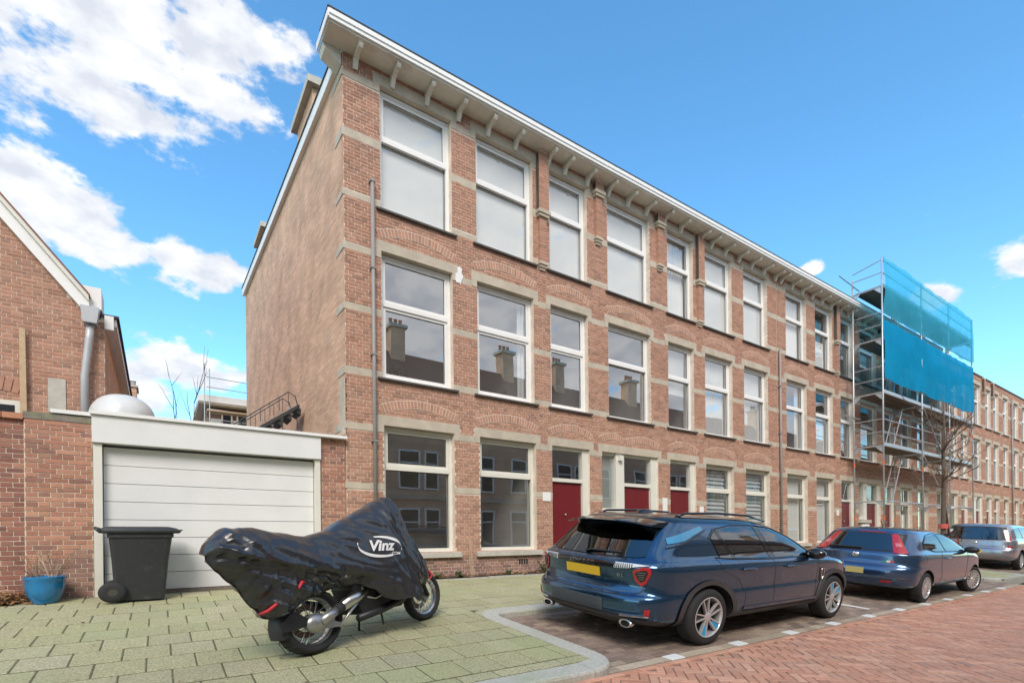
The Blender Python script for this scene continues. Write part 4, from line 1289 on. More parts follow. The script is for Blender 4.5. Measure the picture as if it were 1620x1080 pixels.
    def P(s, mode, a, z, off):
        if mode in ('R', 'L'):
            sg = -1 if mode == 'R' else 1
            h = s.hit((a, sg * 3, z), (0, -sg, 0))
        elif mode == 'B': h = s.hit((-4, a, z), (1, 0, 0))
        elif mode == 'F': h = s.hit((8, a, z), (-1, 0, 0))
        elif mode == 'T': h = s.hit((a, z, 4), (0, 0, -1))
        else:                     # radial about (0.35, 0)
            h = s.hit((.35 + 4 * math.cos(R(a)), 4 * math.sin(R(a)), z), (-math.cos(R(a)), -math.sin(R(a)), 0))
        if h[0] is None: return None
        n = h[1]
        if n.dot(Vector(h[0]) - Vector((1, 0, .8))) < 0: n = -n
        return h[0] + n * off

    def patch(s, name, mt, mode, lo, hi, nu=16, nv=8, off=.004, parent=None, edge=None):
        """surface patch between two outline curves laid on the body"""
        def samp(c, t):
            L = [0]
            for i in range(1, len(c)): L.append(L[-1] + math.dist(c[i], c[i - 1]))
            d = t * L[-1]
            for i in range(1, len(c)):
                if d <= L[i] + 1e-9:
                    k = (d - L[i - 1]) / max(1e-9, L[i] - L[i - 1]); return tuple(c[i - 1][q] + (c[i][q] - c[i - 1][q]) * k for q in (0, 1))
            return c[-1]
        rows = []
        for j in range(nv + 1):
            row = []
            for i in range(nu + 1):
                a, b_ = samp(lo, i / nu), samp(hi, i / nu); t = j / nv
                row.append(s.P(mode, a[0] + (b_[0] - a[0]) * t, a[1] + (b_[1] - a[1]) * t, off))
            rows.append(row)
        good = [p for r in rows for p in r if p is not None]
        if not good: return None
        for r in rows:
            for i in range(len(r)):
                if r[i] is None: r[i] = good[0]
        m = MB(); m.grid(rows)
        # turned-in rim so that the patch has thickness
        ring = rows[0] + [r[-1] for r in rows[1:]] + rows[-1][-2::-1] + [r[0] for r in rows[-2:0:-1]]
        ctr = Vector((1.2, 0, .8))
        m.grid([ring + [ring[0]], [p + (ctr - p).normalized() * .02 for p in ring] + [ring[0] + (ctr - ring[0]).normalized() * .02]])
        return s.add(name, m, mt, parent, smooth=True, sharp=40)

    def seam(s, name, mode, pts, r=.0035, mt=None, off=.0, parent=None, n=10):
        q = []
        for i in range(len(pts) - 1):
            for k in range(n): t = k / n; q.append(tuple(pts[i][c] + (pts[i + 1][c] - pts[i][c]) * t for c in (0, 1)))
        q.append(pts[-1]); P = [p for p in (s.P(mode, a, z, off) for a, z in q) if p is not None]
        if len(P) < 2: return
        m = MB(); m.tube(P, r, 6); s.add(name, m, mt or BLACK, parent, smooth=True)

    def wheel(s, x, y, r, w, style, wsx=None, turn=0, facing=-1):
        """wheel centred at x, outer face at y; facing -1 = right side"""
        S = s.S; k = wsx or 1.0
        hub = bpy.data.objects.new('wheel', None)
        tb = MB(); f = facing
        prof = [(r * .70, f * 0.0), (r * .74, f * .004), (r * .86, f * .012), (r * .955, f * -.008), (r * .995, f * -.035), (r, f * -.07), (r, f * -(w - .07)), (r * .995, f * -(w - .035)), (r * .95, f * -(w - .008)), (r * .80, f * -w), (r * .68, f * -w), (r * .66, f * -.12)]
        tb.lathe([(a, h) for a, h in prof], 56, 'y', (0, 0, 0), sx=k)
        me = tb.mesh('tyre', RUBBER, smooth=True)
        W = link('wheel', me, s.root, (x * S[0], y * S[1], r), (0, 0, turn))
        rm = MB(); rr = r * .715
        rm.lathe([(rr * 1.0, f * .004), (rr * .975, f * .010), (rr * .94, f * .004), (rr * .92, f * -.03), (rr * .88, f * -.12)], 56, 'y', (0, 0, 0), sx=k)
        link('rim', rm.mesh('rim', [mat('rim_face', (.62, .62, .62), .3, metal=.5)], smooth=True), W)
        bk = MB(); bk.lathe([(0, f * -.07), (rr * .93, f * -.10)], 40, 'y', (0, 0, 0), sx=k); link('brake_disc', bk.mesh('brake_disc', mat('rim_dark', (.03, .03, .032), .5)), W)
        sp = MB(); bl = MB(); dk = MB()
        def bar(mb, a0, r0, a1, r1, hw0, hw1, y0, y1):
            p0 = Vector((r0 * math.cos(a0), 0, r0 * math.sin(a0))); p1 = Vector((r1 * math.cos(a1), 0, r1 * math.sin(a1))); t = (p1 - p0).normalized(); nn = Vector((-t.z, 0, t.x))
            q = [p0 - nn * hw0, p0 + nn * hw0, p1 + nn * hw1, p1 - nn * hw1]
            front = [Vector((v.x * k, f * y0 if i < 2 else f * y1, v.z)) for i, v in enumerate(q)]; back = [v + Vector((0, -f * .035, 0)) for v in front]
            o = len(mb.v); mb.v += [tuple(v) for v in front + back]
            mb.f += [(o, o + 1, o + 2, o + 3), (o + 4, o + 7, o + 6, o + 5)] + [(o + i, o + 4 + i, o + 4 + (i + 1) % 4, o + (i + 1) % 4) for i in range(4)]; mb.m += [0] * 6
        if style == 'twin5':
            for q in range(5):
                a = R(90 + q * 72 + 14)
                bar(sp, a - .30, rr * .20, a - .20, rr * .97, .010, .008, -.012, .002); bar(sp, a + .30, rr * .20, a + .24, rr * .97, .010, .008, -.012, .002)
                bar(sp, a - .20, rr * .96, a + .10, rr * .955, .008, .006, .002, .002)
                tgt = bl if q in ((2, 3) if x < 1 else (0, 4)) else dk
                bar(dk, a, rr * .22, a + .02, rr * .92, rr * .045, rr * .19, -.035, -.02)
                if tgt is bl: bar(bl, a + .01, rr * .40, a + .02, rr * .94, rr * .13, rr * .21, -.016, -.006)
            sp.lathe([(0, f * -.004), (rr * .16, f * -.006), (rr * .24, f * -.02)], 20, 'y', (0, 0, 0), sx=k)
        else:
            nsp = 15
            for q in range(nsp): bar(sp, R(q * 360 / nsp), rr * .25, R(q * 360 / nsp), rr * .95, .012, .014, -.01, -.002)
            sp.lathe([(0, f * 0), (rr * .25, f * -.004), (rr * .3, f * -.02)], 20, 'y', (0, 0, 0), sx=k)
        link('spokes', sp.mesh('spokes', mat('rim_face', (.62, .62, .62), .3, metal=.5)), W)
        if dk.v: link('spoke_web', dk.mesh('spoke_web', mat('rim_dark', (.03, .03, .032), .5)), W)
        if bl.v: link('blue_insert', bl.mesh('blue_insert', mat('blue_insert', (.02, .36, .68), .35)), W)
        return W

    def mirror_(s, x, y, z, mt, sg, k=1.0):
        m = MB(); rows = []
        for i in range(9):
            t = -math.pi / 2 + math.pi * i / 8
            rows.append([(x + .085 * k * math.cos(t) * math.cos(a) * (1.2 if math.cos(a) > 0 else .7), y + sg * (.11 * k * math.sin(t) + .10 * k), z + .075 * k * math.cos(t) * math.sin(a)) for a in [2 * math.pi * q / 16 for q in range(16)]])
        m.grid(rows, closeu=True); o = s.add('mirror', m, mt, smooth=True)
        m = MB(); m.tube([(x + .03, y - sg * .06, z - .05), (x + .02, y + sg * .04, z - .03)], .025, 8); s.add('mirror_arm', m, BLACK, o)

    def text(s, name, txt, size, mt, mode, a, z, off=.012, sxx=1.0, parent=None):
        cu = bpy.data.curves.new('t', 'FONT'); cu.body = txt; cu.size = size; cu.align_x = 'CENTER'; cu.align_y = 'CENTER'; cu.extrude = .001; cu.offset = size * .012
        to = bpy.data.objects.new('t', cu); COL.objects.link(to); dg = bpy.context.evaluated_depsgraph_get(); dg.update()
        me = bpy.data.meshes.new_from_object(to.evaluated_get(dg)); bpy.data.objects.remove(to)
        for v in me.vertices:
            yy, zz_ = a - v.co.x * sxx, z + v.co.y       # reads left to right when seen from behind
            p = s.P(mode, yy, zz_, off)
            if p is None: p = Vector((-.9, yy, zz_))
            v.co = Vector((p.x * s.S[0], p.y * s.S[1], p.z * s.S[2]))
        me.materials.clear(); me.materials.append(mt); me.name = name
        return link(name, me, parent or s.root)

    def plate(s, z, y, mt, w=.52, h=.11, off=.016, tilt=None):
        ps = [s.P('B', y + sy * w / 2, z + sz * h / 2, off) for sy, sz in ((1, -1), (-1, -1), (-1, 1), (1, 1))]
        xm = min(p.x for p in ps) if tilt is None else None
        m = MB(); b0 = [Vector((min(ps[0].x, ps[1].x), p.y, p.z)) for p in ps[:2]]; b1 = [Vector((min(ps[2].x, ps[3].x), p.y, p.z)) for p in ps[2:]]
        q = b0 + b1; k = [p + Vector((.014, 0, 0)) for p in q]
        m.face(q); m.face(k[::-1])
        for i in range(4): m.face([q[i], k[i], k[(i + 1) % 4], q[(i + 1) % 4]])
        return s.add('number_plate', m, mt, fix=True)

    def place(s, x, y, z, yaw, roll):
        s.root.location = (x, y, z); s.root.rotation_euler = (roll, 0, yaw); s.root['_l'] = (0, 0, 0)


# ---- the blue suv
PAINT1 = carpaint('blue_metallic', (.030, .095, .185), .85, .17)
sl1 = [(.26, -.60, 3.30, .74), (.31, -.80, 3.42, .84), (.37, -.90, 3.50, .895), (.46, -.945, 3.56, .915), (.58, -.955, 3.59, .92), (.655, -.945, 3.59, .918), (.70, -.905, 3.58, .912), (.80, -.885, 3.57, .916), (.92, -.895, 3.50, .925),
       (.985, -.905, 3.36, .925), (1.03, -.905, 3.16, .912), (1.07, -.885, 2.92, .892), (1.10, -.85, 2.70, .872), (1.15, -.805, 2.58, .848), (1.26, -.72, 2.38, .815), (1.38, -.63, 2.12, .772), (1.49, -.545, 1.86, .726), (1.555, -.49, 1.66, .69), (1.60, -.44, 1.45, .645), (1.632, -.36, 1.22, .565), (1.655, -.18, .92, .40), (1.664, .1, .6, .16)]
SX1 = (1.29, 1.22, 1.0)
c1 = Car('parked_suv', 'dark blue metallic suv with black roof rails and blue wheel accents', sl1, SX1, PAINT1, group='cars parked along the kerb')
WB = 2.734
c1.body([(0, .37), (WB, .37)], .415, 1.56, GLOSSB)
for sd in ('R', 'L'):
    sg = -1 if sd == 'R' else 1
    c1.patch('side_window', CARGLASS, sd, [(.20, 1.115), (.42, 1.105)], [(.13, 1.36), (.22, 1.45)], 6, 8, .006)
    c1.patch('side_window', CARGLASS, sd, [(.47, 1.10), (.80, 1.09), (1.13, 1.085)], [(.27, 1.475), (.55, 1.515), (.98, 1.515)], 12, 8, .006)
    c1.patch('side_window', CARGLASS, sd, [(1.25, 1.085), (1.7, 1.085), (2.16, 1.10)], [(1.10, 1.515), (1.42, 1.475), (1.72, 1.36), (2.10, 1.135)], 16, 8, .006)
    c1.patch('window_pillar', GLOSSB, sd, [(1.14, 1.085), (1.24, 1.085)], [(.99, 1.515), (1.09, 1.515)], 4, 8, .007)
    c1.patch('window_pillar', GLOSSB, sd, [(.425, 1.10), (.465, 1.10)], [(.225, 1.455), (.265, 1.475)], 3, 8, .007)
    c1.seam('window_trim', sd, [(.12, 1.12), (.5, 1.085), (1.2, 1.07), (2.24, 1.085), (2.15, 1.14), (1.74, 1.375), (1.43, 1.495), (1.05, 1.535), (.55, 1.533), (.22, 1.475), (.10, 1.36)], .009, GLOSSB, .003)
    c1.patch('blue_accent', mat('blue_accent', (.015, .22, .42), .25, coat=1), sd, [(-.52, 1.29), (-.30, 1.33), (.05, 1.47)], [(-.50, 1.36), (-.25, 1.44), (.02, 1.515)], 12, 4, .008)
    c1.seam('pillar_trim', sd, [(-.56, 1.24), (-.30, 1.30), (.10, 1.47)], .008, GLOSSB, .004)
    for px in ([(.62, .33), (.64, .62), (.50, .82), (.22, .95), (.12, 1.12)], [(1.22, .33), (1.22, .80), (1.19, 1.08)], [(2.18, .33), (2.22, .60), (2.25, .95), (2.22, 1.08)]): c1.seam('door_seam', sd, px, .0035, BLACK, -.0005)
    c1.seam('shoulder_line', sd, [(.25, .975), (1.2, .985), (2.2, .965)], .003, PAINT1, .0005)
    for hx in (.52, 1.42):
        c1.seam('door_handle', sd, [(hx, .955), (hx + .06, .962), (hx + .20, .962), (hx + .235, .955)], .014, PAINT1, .022, n=3)
        c1.patch('handle_recess', GLOSSB, sd, [(hx + .02, .93), (hx + .22, .93)], [(hx + .02, .985), (hx + .22, .985)], 5, 3, .002)
    for wx in (0, WB):
        lo = [(wx + .412 * math.cos(R(a)), .37 + .412 * math.sin(R(a))) for a in range(198, -19, -9)]; hi = [(wx + .485 * math.cos(R(a)), .37 + .475 * math.sin(R(a))) for a in range(198, -19, -9)]
        lo = [(a, max(b_, .265)) for a, b_ in lo]; hi = [(a, max(b_, .265)) for a, b_ in hi]
        c1.patch('arch_cladding', CLAD, sd, lo, hi, 44, 3, .016)
    c1.patch('sill_cladding', CLAD, sd, [(.45, .275), (2.28, .275)], [(.45, .375), (2.28, .375)], 12, 3, .012)
    c1.patch('lower_door_strip', PAINT1, sd, [(.60, .40), (2.25, .395)], [(.62, .44), (2.25, .43)], 12, 2, .014)
    c1.patch('fender_vent', GLOSSB, sd, [(2.305, .72), (2.38, .62), (2.42, .72)], [(2.30, .885), (2.37, .90), (2.43, .885)], 8, 6, .008)
    c1.seam('vent_ring', sd, [(2.335, .87), (2.335, .75), (2.365, .69), (2.40, .75), (2.40, .87), (2.335, .87)], .006, CHROME, .012, n=4)
    c1.mirror_(2.02, sg * .86, 1.125, GLOSSB, sg, 1.15)
    m = MB(); m.tube([(-.18, sg * .565, 1.625), (-.05, sg * .575, 1.672), (.5, sg * .585, 1.69), (1.1, sg * .59, 1.672), (1.42, sg * .61, 1.60)], .017, 8); c1.add('roof_rail', m, GLOSSB, smooth=True)
    c1.wheel(0, sg * .915, .365, .235, 'twin5', 1.14, facing=sg); c1.wheel(WB, sg * .915, .365, .235, 'twin5', 1.14, facing=sg)
    # tail lamp: triangular red ring around a dark centre
    ph = lambda d: 180 + sg * -1 * -d if sg < 0 else 180 - d
    A = lambda d: (180 + d) if sg < 0 else (180 - d)
    c1.patch('tail_lamp', REDL, 'rad', [(A(28.0), .955), (A(29.2), .85), (A(31.6), .79), (A(33.6), .83), (A(35.2), .955)], [(A(28.0), .97), (A(29.4), .995), (A(32), 1.018), (A(34.6), 1.022), (A(35.3), .98)], 18, 8, .012)
    c1.patch('lamp_centre', GLOSSB, 'rad', [(A(29.2), .945), (A(30.2), .875), (A(31.6), .84), (A(32.9), .87), (A(34.0), .945)], [(A(29.3), .955), (A(30.4), .972), (A(32), .985), (A(33.6), .985), (A(34.1), .96)], 14, 6, .017)
    for kk in range(4): c1.seam('lamp_rib', 'rad', [(A(29.9 + kk * .25), .955 - kk * .026), (A(33.4 - kk * .3), .958 - kk * .026)], .004, mat('rib_grey', (.16, .15, .15), .3), .020, n=5)
    c1.patch('light_bar', CLEARL, 'rad', [(A(19), .985), (A(25.5), .992), (A(29), 1.018)], [(A(19.6), 1.05), (A(28), 1.05), (A(35), 1.04)], 18, 4, .014)
    for kk in range(9): c1.seam('bar_cell', 'rad', [(A(19.8 + kk * .98), .992), (A(19.8 + kk * .98), 1.044)], .005, GLOSSB if kk % 2 == 0 else BLACK, .015, n=4)
    c1.patch('bumper_reflector', REDL, 'rad', [(A(33.4), .44), (A(35.4), .44)], [(A(33.6), .525), (A(35.6), .535)], 4, 4, .008)
    c1.patch('corner_trim', CHROME, 'rad', [(A(23.5), .415), (A(35), .435)], [(A(23.5), .44), (A(35.4), .45)], 10, 2, .014)
    m = MB(); m.lathe([(.036, 0), (.050, -.004), (.054, .01), (.048, .05)], 28, 'x', (-.885, sg * .60, .325), sy=1.6); ex = c1.add('exhaust_tip', m, CHROME, smooth=True)
    m = MB(); m.lathe([(0, .012), (.042, .012)], 20, 'x', (-.885, sg * .60, .325), sy=1.6); c1.add('exhaust_bore', m, WELL, ex)
c1.patch('tailgate_bar', GLOSSB, 'B', [(-.60, .985), (0, .975), (.60, .985)], [(-.60, 1.05), (0, 1.05), (.60, 1.05)], 24, 4, .010)
c1.patch('rear_window', CARGLASS, 'B', [(-.68, 1.135), (-.60, 1.115), (0, 1.105), (.60, 1.115), (.68, 1.135)], [(-.60, 1.46), (0, 1.50), (.60, 1.46)], 24, 12, .007)
c1.patch('lower_panel', mat('slate_panel', (.075, .085, .10), .4), 'B', [(-.34, .43), (.46, .43)], [(-.34, .585), (.46, .60)], 16, 6, .008)
for kk in range(6): c1.seam('panel_groove', 'B', [(-.32, .45 + kk * .024), (.44, .455 + kk * .025)], .0028, BLACK, .008)
c1.patch('bumper_cladding', CLAD, 'B', [(-.84, .30), (-.5, .285), (0, .275), (.5, .285), (.84, .30)], [(-.86, .395), (-.4, .41), (0, .42), (.45, .42), (.86, .395)], 28, 4, .010)
c1.patch('skid_plate', mat('skid_silver', (.34, .33, .32), .4, metal=.7), 'B', [(-.55, .30), (0, .29), (.55, .30)], [(-.42, .345), (0, .35), (.42, .345)], 18, 3, .020)
c1.seam('tailgate_seam', 'B', [(-.86, 1.06), (-.80, .95), (-.72, .72), (-.60, .665), (0, .655), (.60, .665), (.72, .72), (.80, .95), (.86, 1.06)], .004, BLACK, 0)
c1.seam('bumper_crease', 'B', [(-.8, .77), (0, .75), (.8, .77)], .004, PAINT1, .002)
c1.plate(.905, .02, YELLOW, .50, .115)
c1.text('lettering', 'LYNK & CO', .060, CHROME, 'B', .02, 1.008, .014, 1.2)
c1.text('lettering', '01', .062, CHROME, 'B', -.50, .90, .012, 1.3)
m = MB()
prof = [(-.36, 1.612), (-.58, 1.595), (-.70, 1.565), (-.71, 1.550), (-.60, 1.540), (-.44, 1.535)]
rows = []
for j in range(21):
    y = -.63 + 1.26 * j / 20; e = abs(y) / .63; cut = 1 - .28 * e ** 3
    rows.append([(-.36 + (x + .36) * cut, y, z - .05 * e ** 2.4) for x, z in prof])
m.grid(rows); m.f += [tuple(range(len(prof))), tuple(range(len(m.v) - len(prof), len(m.v)))[::-1]]; m.m += [0, 0]
sp_ = c1.add('spoiler', m, GLOSSB, smooth=True, sharp=30, fix=True)
m = MB(); m.box(-.717, -.705, -.22, .22, 1.553, 1.564); c1.add('brake_light', m, mat('dim_lens', (.25, .22, .22), .2), sp_)
m = MB(); m.tube([(-.84, .05, 1.135), (-.83, -.02, 1.16), (-.79, -.42, 1.165)], .014, 6); c1.add('wiper', m, BLACK)
m = MB(); m.lathe([(.10, 0), (.085, .035), (.05, .055), (0, .06)], 20, 'z', (-.02, 0, 1.655)); c1.add('antenna_fin', m, GLOSSB, smooth=True)
c1.place(5.785, 4.086 + .915 * 1.22, zbay(4.086 + .915 * 1.22), R(1.4), math.atan(.087))

# ---- the blue hatchback
PAINT2 = carpaint('slate_blue', (.065, .125, .235), .8, .2)
sl2 = [(.24, -.42, 3.05, .66), (.29, -.60, 3.16, .76), (.36, -.68, 3.24, .815), (.46, -.715, 3.30, .835), (.58, -.73, 3.32, .84), (.68, -.72, 3.31, .84), (.735, -.685, 3.30, .838), (.80, -.665, 3.26, .84), (.88, -.66, 3.12, .84), (.95, -.655, 2.92, .83), (.985, -.64, 2.72, .815), (1.02, -.60, 2.50, .795), (1.08, -.555, 2.34, .77), (1.18, -.48, 2.10, .735), (1.29, -.395, 1.82, .69), (1.375, -.33, 1.56, .64), (1.42, -.28, 1.34, .585), (1.452, -.18, 1.1, .48), (1.47, 0, .85, .32), (1.476, .2, .6, .12)]
SX2 = (1.33, 1.22, 1.02)
c2 = Car('parked_hatchback', 'slate blue hatchback with tall red tail lamps parked ahead of the suv', sl2, SX2, PAINT2, group='cars parked along the kerb', nr=3.0)
WB2 = 2.51
c2.body([(0, .31), (WB2, .31)], .355)
for sd in ('R', 'L'):
    sg = -1 if sd == 'R' else 1; A = (lambda d: 180 + d) if sg < 0 else (lambda d: 180 - d)
    c2.patch('side_window', CARGLASS, sd, [(-.05, 1.10), (.35, 1.03), (.82, 1.015)], [(.02, 1.20), (.25, 1.32), (.66, 1.365)], 12, 8, .006)
    c2.patch('side_window', CARGLASS, sd, [(.88, 1.015), (1.4, 1.01), (1.98, 1.02)], [(.72, 1.365), (1.1, 1.35), (1.5, 1.24), (1.94, 1.04)], 14, 8, .006)
    c2.seam('window_trim', sd, [(-.08, 1.10), (.35, 1.015), (1.2, .998), (2.04, 1.005), (1.95, 1.055), (1.5, 1.26), (1.1, 1.368), (.6, 1.385), (.22, 1.335), (0, 1.21), (-.08, 1.10)], .007, BLACK, .002)
    for px in ([(.62, .30), (.66, .5), (.60, .8), (.62, 1.0)], [(1.95, .30), (2.0, .6), (2.0, .9), (1.98, 1.0)], [(-.44, .60), (-.30, .60), (-.28, .52)]): c2.seam('door_seam', sd, px, .0035, BLACK, -.0005)
    c2.seam('door_handle', sd, [(.78, .87), (.84, .88), (.98, .875)], .013, PAINT2, .02, n=3)
    c2.seam('rub_strip', sd, [(.50, .34), (1.2, .335), (1.98, .34)], .016, CLAD, .004)
    c2.seam('fuel_flap', sd, [(-.22, .80), (-.10, .83), (-.06, .90), (-.14, .94), (-.24, .90), (-.22, .80)], .003, BLACK, 0)
    c2.mirror_(1.90, sg * .80, 1.03, BLACK, sg, 1.05)
    c2.patch('tail_lamp', REDL, 'rad', [(A(29), .985), (A(34), .975), (A(39.5), .985)], [(A(29.5), 1.34), (A(33), 1.355), (A(36), 1.335)], 10, 14, .014)
    c2.patch('lamp_lens', mat('pink_lens', (.55, .16, .17), .15, coat=1), 'rad', [(A(31.5), 1.10), (A(36.5), 1.10)], [(A(31.2), 1.17), (A(35.8), 1.17)], 8, 4, .018)
    c2.patch('bumper_reflector', REDL, 'rad', [(A(21), .40), (A(29), .405)], [(A(21), .445), (A(29), .445)], 8, 3, .008)
    turn = R(-14)
    c2.wheel(0, sg * .825, .31, .2, 'multi', 1.14, facing=sg); c2.wheel(WB2, sg * .825, .31, .2, 'multi', 1.14, turn, facing=sg)
c2.patch('rear_window', CARGLASS, 'B', [(-.58, 1.035), (0, 1.02), (.58, 1.035)], [(-.53, 1.33), (0, 1.355), (.53, 1.33)], 20, 10, .006)
c2.patch('rear_window_border', BLACK, 'B', [(-.63, 1.01), (0, 1.0), (.63, 1.01)], [(-.57, 1.355), (0, 1.375), (.57, 1.355)], 20, 10, .003)
c2.patch('roof_brake_light', REDL, 'B', [(-.28, 1.372), (.10, 1.378)], [(-.28, 1.385), (.10, 1.391)], 8, 2, .006)
m = MB(); m.tube([(-.60, .45, 1.05), (-.595, -.05, 1.055)], .02, 6); c2.add('wiper', m, BLACK)
m = MB(); m.lathe([(0, -.014), (.048, -.012), (.058, 0), (.05, .012)], 24, 'x', (-.668, 0, .91)); m2 = c2.add('badge', m, CHROME, smooth=True)
c2.seam('tailgate_seam', 'B', [(-.70, .98), (-.66, .80), (-.55, .735), (0, .725), (.55, .735), (.66, .80), (.70, .98)], .004, BLACK, 0)
c2.seam('bumper_strip', 'B', [(-.78, .50), (0, .475), (.78, .50)], .012, CLAD, .004)
c2.plate(.60, .10, mat('plate_pale', (.55, .46, .16), .4), .52, .115, .010)
for kk, colr in enumerate(((.04, .28, .08), (.75, .75, .75), (.55, .03, .03))):
    c2.patch('flag_badge', mat('flag_%d' % kk, colr, .5), 'B', [(-.40 - .05 * kk, .80), (-.449 - .05 * kk, .80)], [(-.40 - .05 * kk, .835), (-.449 - .05 * kk, .835)], 2, 2, .006)
m = MB(); m.tube([(.35, 0, 1.46), (.22, 0, 1.62)], .007, 6); c2.add('aerial', m, BLACK)
for xx in (-.1, .45):
    m = MB(); m.tube([(xx, -.5, 1.44), (xx, .5, 1.44)], .004, 6); c2.add('roof_groove', m, BLACK)
c2.place(13.0, 4.02 + .825 * 1.22, zbay(4.02 + .825 * 1.22), R(1.5), math.atan(.087))

# ---- the silver estate
PAINT3 = carpaint('silver_grey', (.42, .43, .47), .8, .24)
sl3 = [(.26, -.55, 3.2, .70), (.31, -.74, 3.3, .80), (.38, -.84, 3.4, .865), (.48, -.88, 3.45, .885), (.60, -.885, 3.47, .89), (.68, -.87, 3.46, .89), (.73, -.83, 3.45, .888), (.82, -.81, 3.4, .888), (.92, -.80, 3.2, .88), (.98, -.79, 2.95, .865), (1.02, -.775, 2.65, .845), (1.10, -.745, 2.42, .82), (1.22, -.70, 2.15, .785), (1.34, -.655, 1.9, .74), (1.43, -.615, 1.66, .69), (1.475, -.57, 1.46, .63), (1.505, -.46, 1.2, .52), (1.52, -.2, .95, .34), (1.526, .1, .7, .14)]
SX3 = (1.30, 1.22, 1.08)
c3 = Car('parked_estate', 'silver estate car with wide tailgate window and yellow plate beyond the tree', sl3, SX3, PAINT3, group='cars parked along the kerb', nr=4.2)
WB3 = 2.7
c3.body([(0, .32), (WB3, .32)], .37)
for sd in ('R', 'L'):
    sg = -1 if sd == 'R' else 1; A = (lambda d: 180 + d) if sg < 0 else (lambda d: 180 - d)
    c3.patch('side_window', CARGLASS, sd, [(-.45, 1.06), (.15, 1.04)], [(-.40, 1.36), (.10, 1.40)], 8, 6, .006)
    c3.patch('side_window', CARGLASS, sd, [(.22, 1.04), (.9, 1.03)], [(.17, 1.40), (.82, 1.42)], 8, 6, .006)
    c3.patch('side_window', CARGLASS, sd, [(.97, 1.03), (2.0, 1.05)], [(.90, 1.42), (1.3, 1.40), (1.95, 1.08)], 10, 6, .006)
    c3.patch('tail_lamp', REDL, 'rad', [(A(31.5), .985), (A(37.5), .985)], [(A(30.5), 1.20), (A(35.5), 1.20)], 8, 8, .012)
    c3.patch('lamp_lens', CLEARL, 'rad', [(A(30.5), 1.205), (A(35.3), 1.205)], [(A(30.0), 1.31), (A(34.2), 1.31)], 6, 4, .012)
    c3.patch('bumper_reflector', REDL, 'rad', [(A(33), .745), (A(38), .745)], [(A(33), .80), (A(38.3), .795)], 6, 3, .010)
    for px in ([(.50, .32), (.52, .62), (.30, .95)], [(1.05, .32), (1.05, 1.0)], [(2.05, .32), (2.1, 1.0)]): c3.seam('door_seam', sd, px, .0035, BLACK, -.0005)
    c3.mirror_(1.95, sg * .84, 1.06, BLACK, sg, 1.0)
    c3.wheel(0, sg * .88, .32, .21, 'multi', 1.14, facing=sg); c3.wheel(WB3, sg * .88, .32, .21, 'multi', 1.14, facing=sg)
c3.patch('rear_window_border', BLACK, 'B', [(-.70, .985), (0, .98), (.70, .985)], [(-.62, 1.41), (0, 1.43), (.62, 1.41)], 20, 8, .004)
c3.patch('rear_window', CARGLASS, 'B', [(-.58, 1.01), (0, 1.005), (.58, 1.01)], [(-.52, 1.375), (0, 1.39), (.52, 1.375)], 20, 8, .007)
c3.seam('chrome_strip', 'B', [(-.68, .79), (0, .785), (.68, .79)], .014, CHROME, .004)
c3.seam('tailgate_seam', 'B', [(-.74, .98), (-.71, .75), (-.6, .70), (.6, .70), (.71, .75), (.74, .98)], .004, BLACK, 0)
c3.plate(.60, .08, YELLOW, .50, .115, .010)
c3.text('lettering', '57-NV-LT', .088, BLACK, 'B', .08, .60, .020, 1.1)
m = MB(); m.lathe([(0, -.014), (.045, -.012), (.055, 0)], 20, 'x', (-.80, 0, .87)); c3.add('badge', m, CHROME, smooth=True)
m = MB(); m.tube([(.2, 0, 1.52), (.05, 0, 1.70)], .008, 6); c3.add('aerial', m, BLACK)
c3.place(25.6, 5.07 + .88 * 1.22, zbay(5.9), R(1.0), math.atan(.06))
# ================================================================ BIN, POT, PLANTS, TREE, SCAFFOLD
rg = random.Random(23)
# ---- wheelie bin
BIN = thing('wheelie_bin', 'dark grey wheelie bin with closed lid in front of the garage door', 'bin', (-.22, 9.55, zpav(9.55)))
BINM = mat('bin_plastic', (.030, .032, .034), .5, var=.12, vscale=14, bump=.15, bscale=80, stain=((.10, .10, .10), 5, .6, .1, .35))
zb = zpav(9.5); T = lambda x, y, z: (-.22 + x, 9.55 + y, zb + z)
def tapered(mb, lv):
    rows = []
    for (x0, x1, y0, y1, z, rr) in lv:
        row = []
        for cx, cy, a0 in ((x1 - rr, y0 + rr, -90), (x1 - rr, y1 - rr, 0), (x0 + rr, y1 - rr, 90), (x0 + rr, y0 + rr, 180)):
            for k in range(5): a = R(a0 + k * 22.5); row.append(T(cx + rr * math.cos(a), cy + rr * math.sin(a), z))
        rows.append(row)
    mb.grid(rows, closeu=True)
    n = len(rows[0]); o = len(mb.v); mb.f.append(tuple(range(o - n * len(rows), o - n * len(rows) + n))[::-1]); mb.m.append(0)
    mb.f.append(tuple(range(o - n, o))); mb.m.append(0)
m = MB(); tapered(m, [(-.30, .30, -.22, .22, .015, .05), (-.33, .355, -.25, .25, .60, .06), (-.36, .40, -.275, .275, .92, .06), (-.375, .42, -.29, .29, .925, .06), (-.375, .42, -.29, .29, .985, .06)])
body = m.build('body', BINM, BIN, smooth=True, sharp=35)
m = MB(); tapered(m, [(-.46, .50, -.315, .315, .99, .05), (-.46, .52, -.325, .325, 1.02, .06), (-.44, .46, -.30, .30, 1.06, .07), (-.38, .36, -.24, .24, 1.085, .08)])
lid = m.build('lid', BINM, BIN, smooth=True, sharp=30)
m = MB(); m.tube([T(-.44, -.30, 1.0), T(-.50, -.30, 1.06), T(-.50, .30, 1.06), T(-.44, .30, 1.0)], .022, 8); m.build('handle', BINM, BIN, smooth=True)
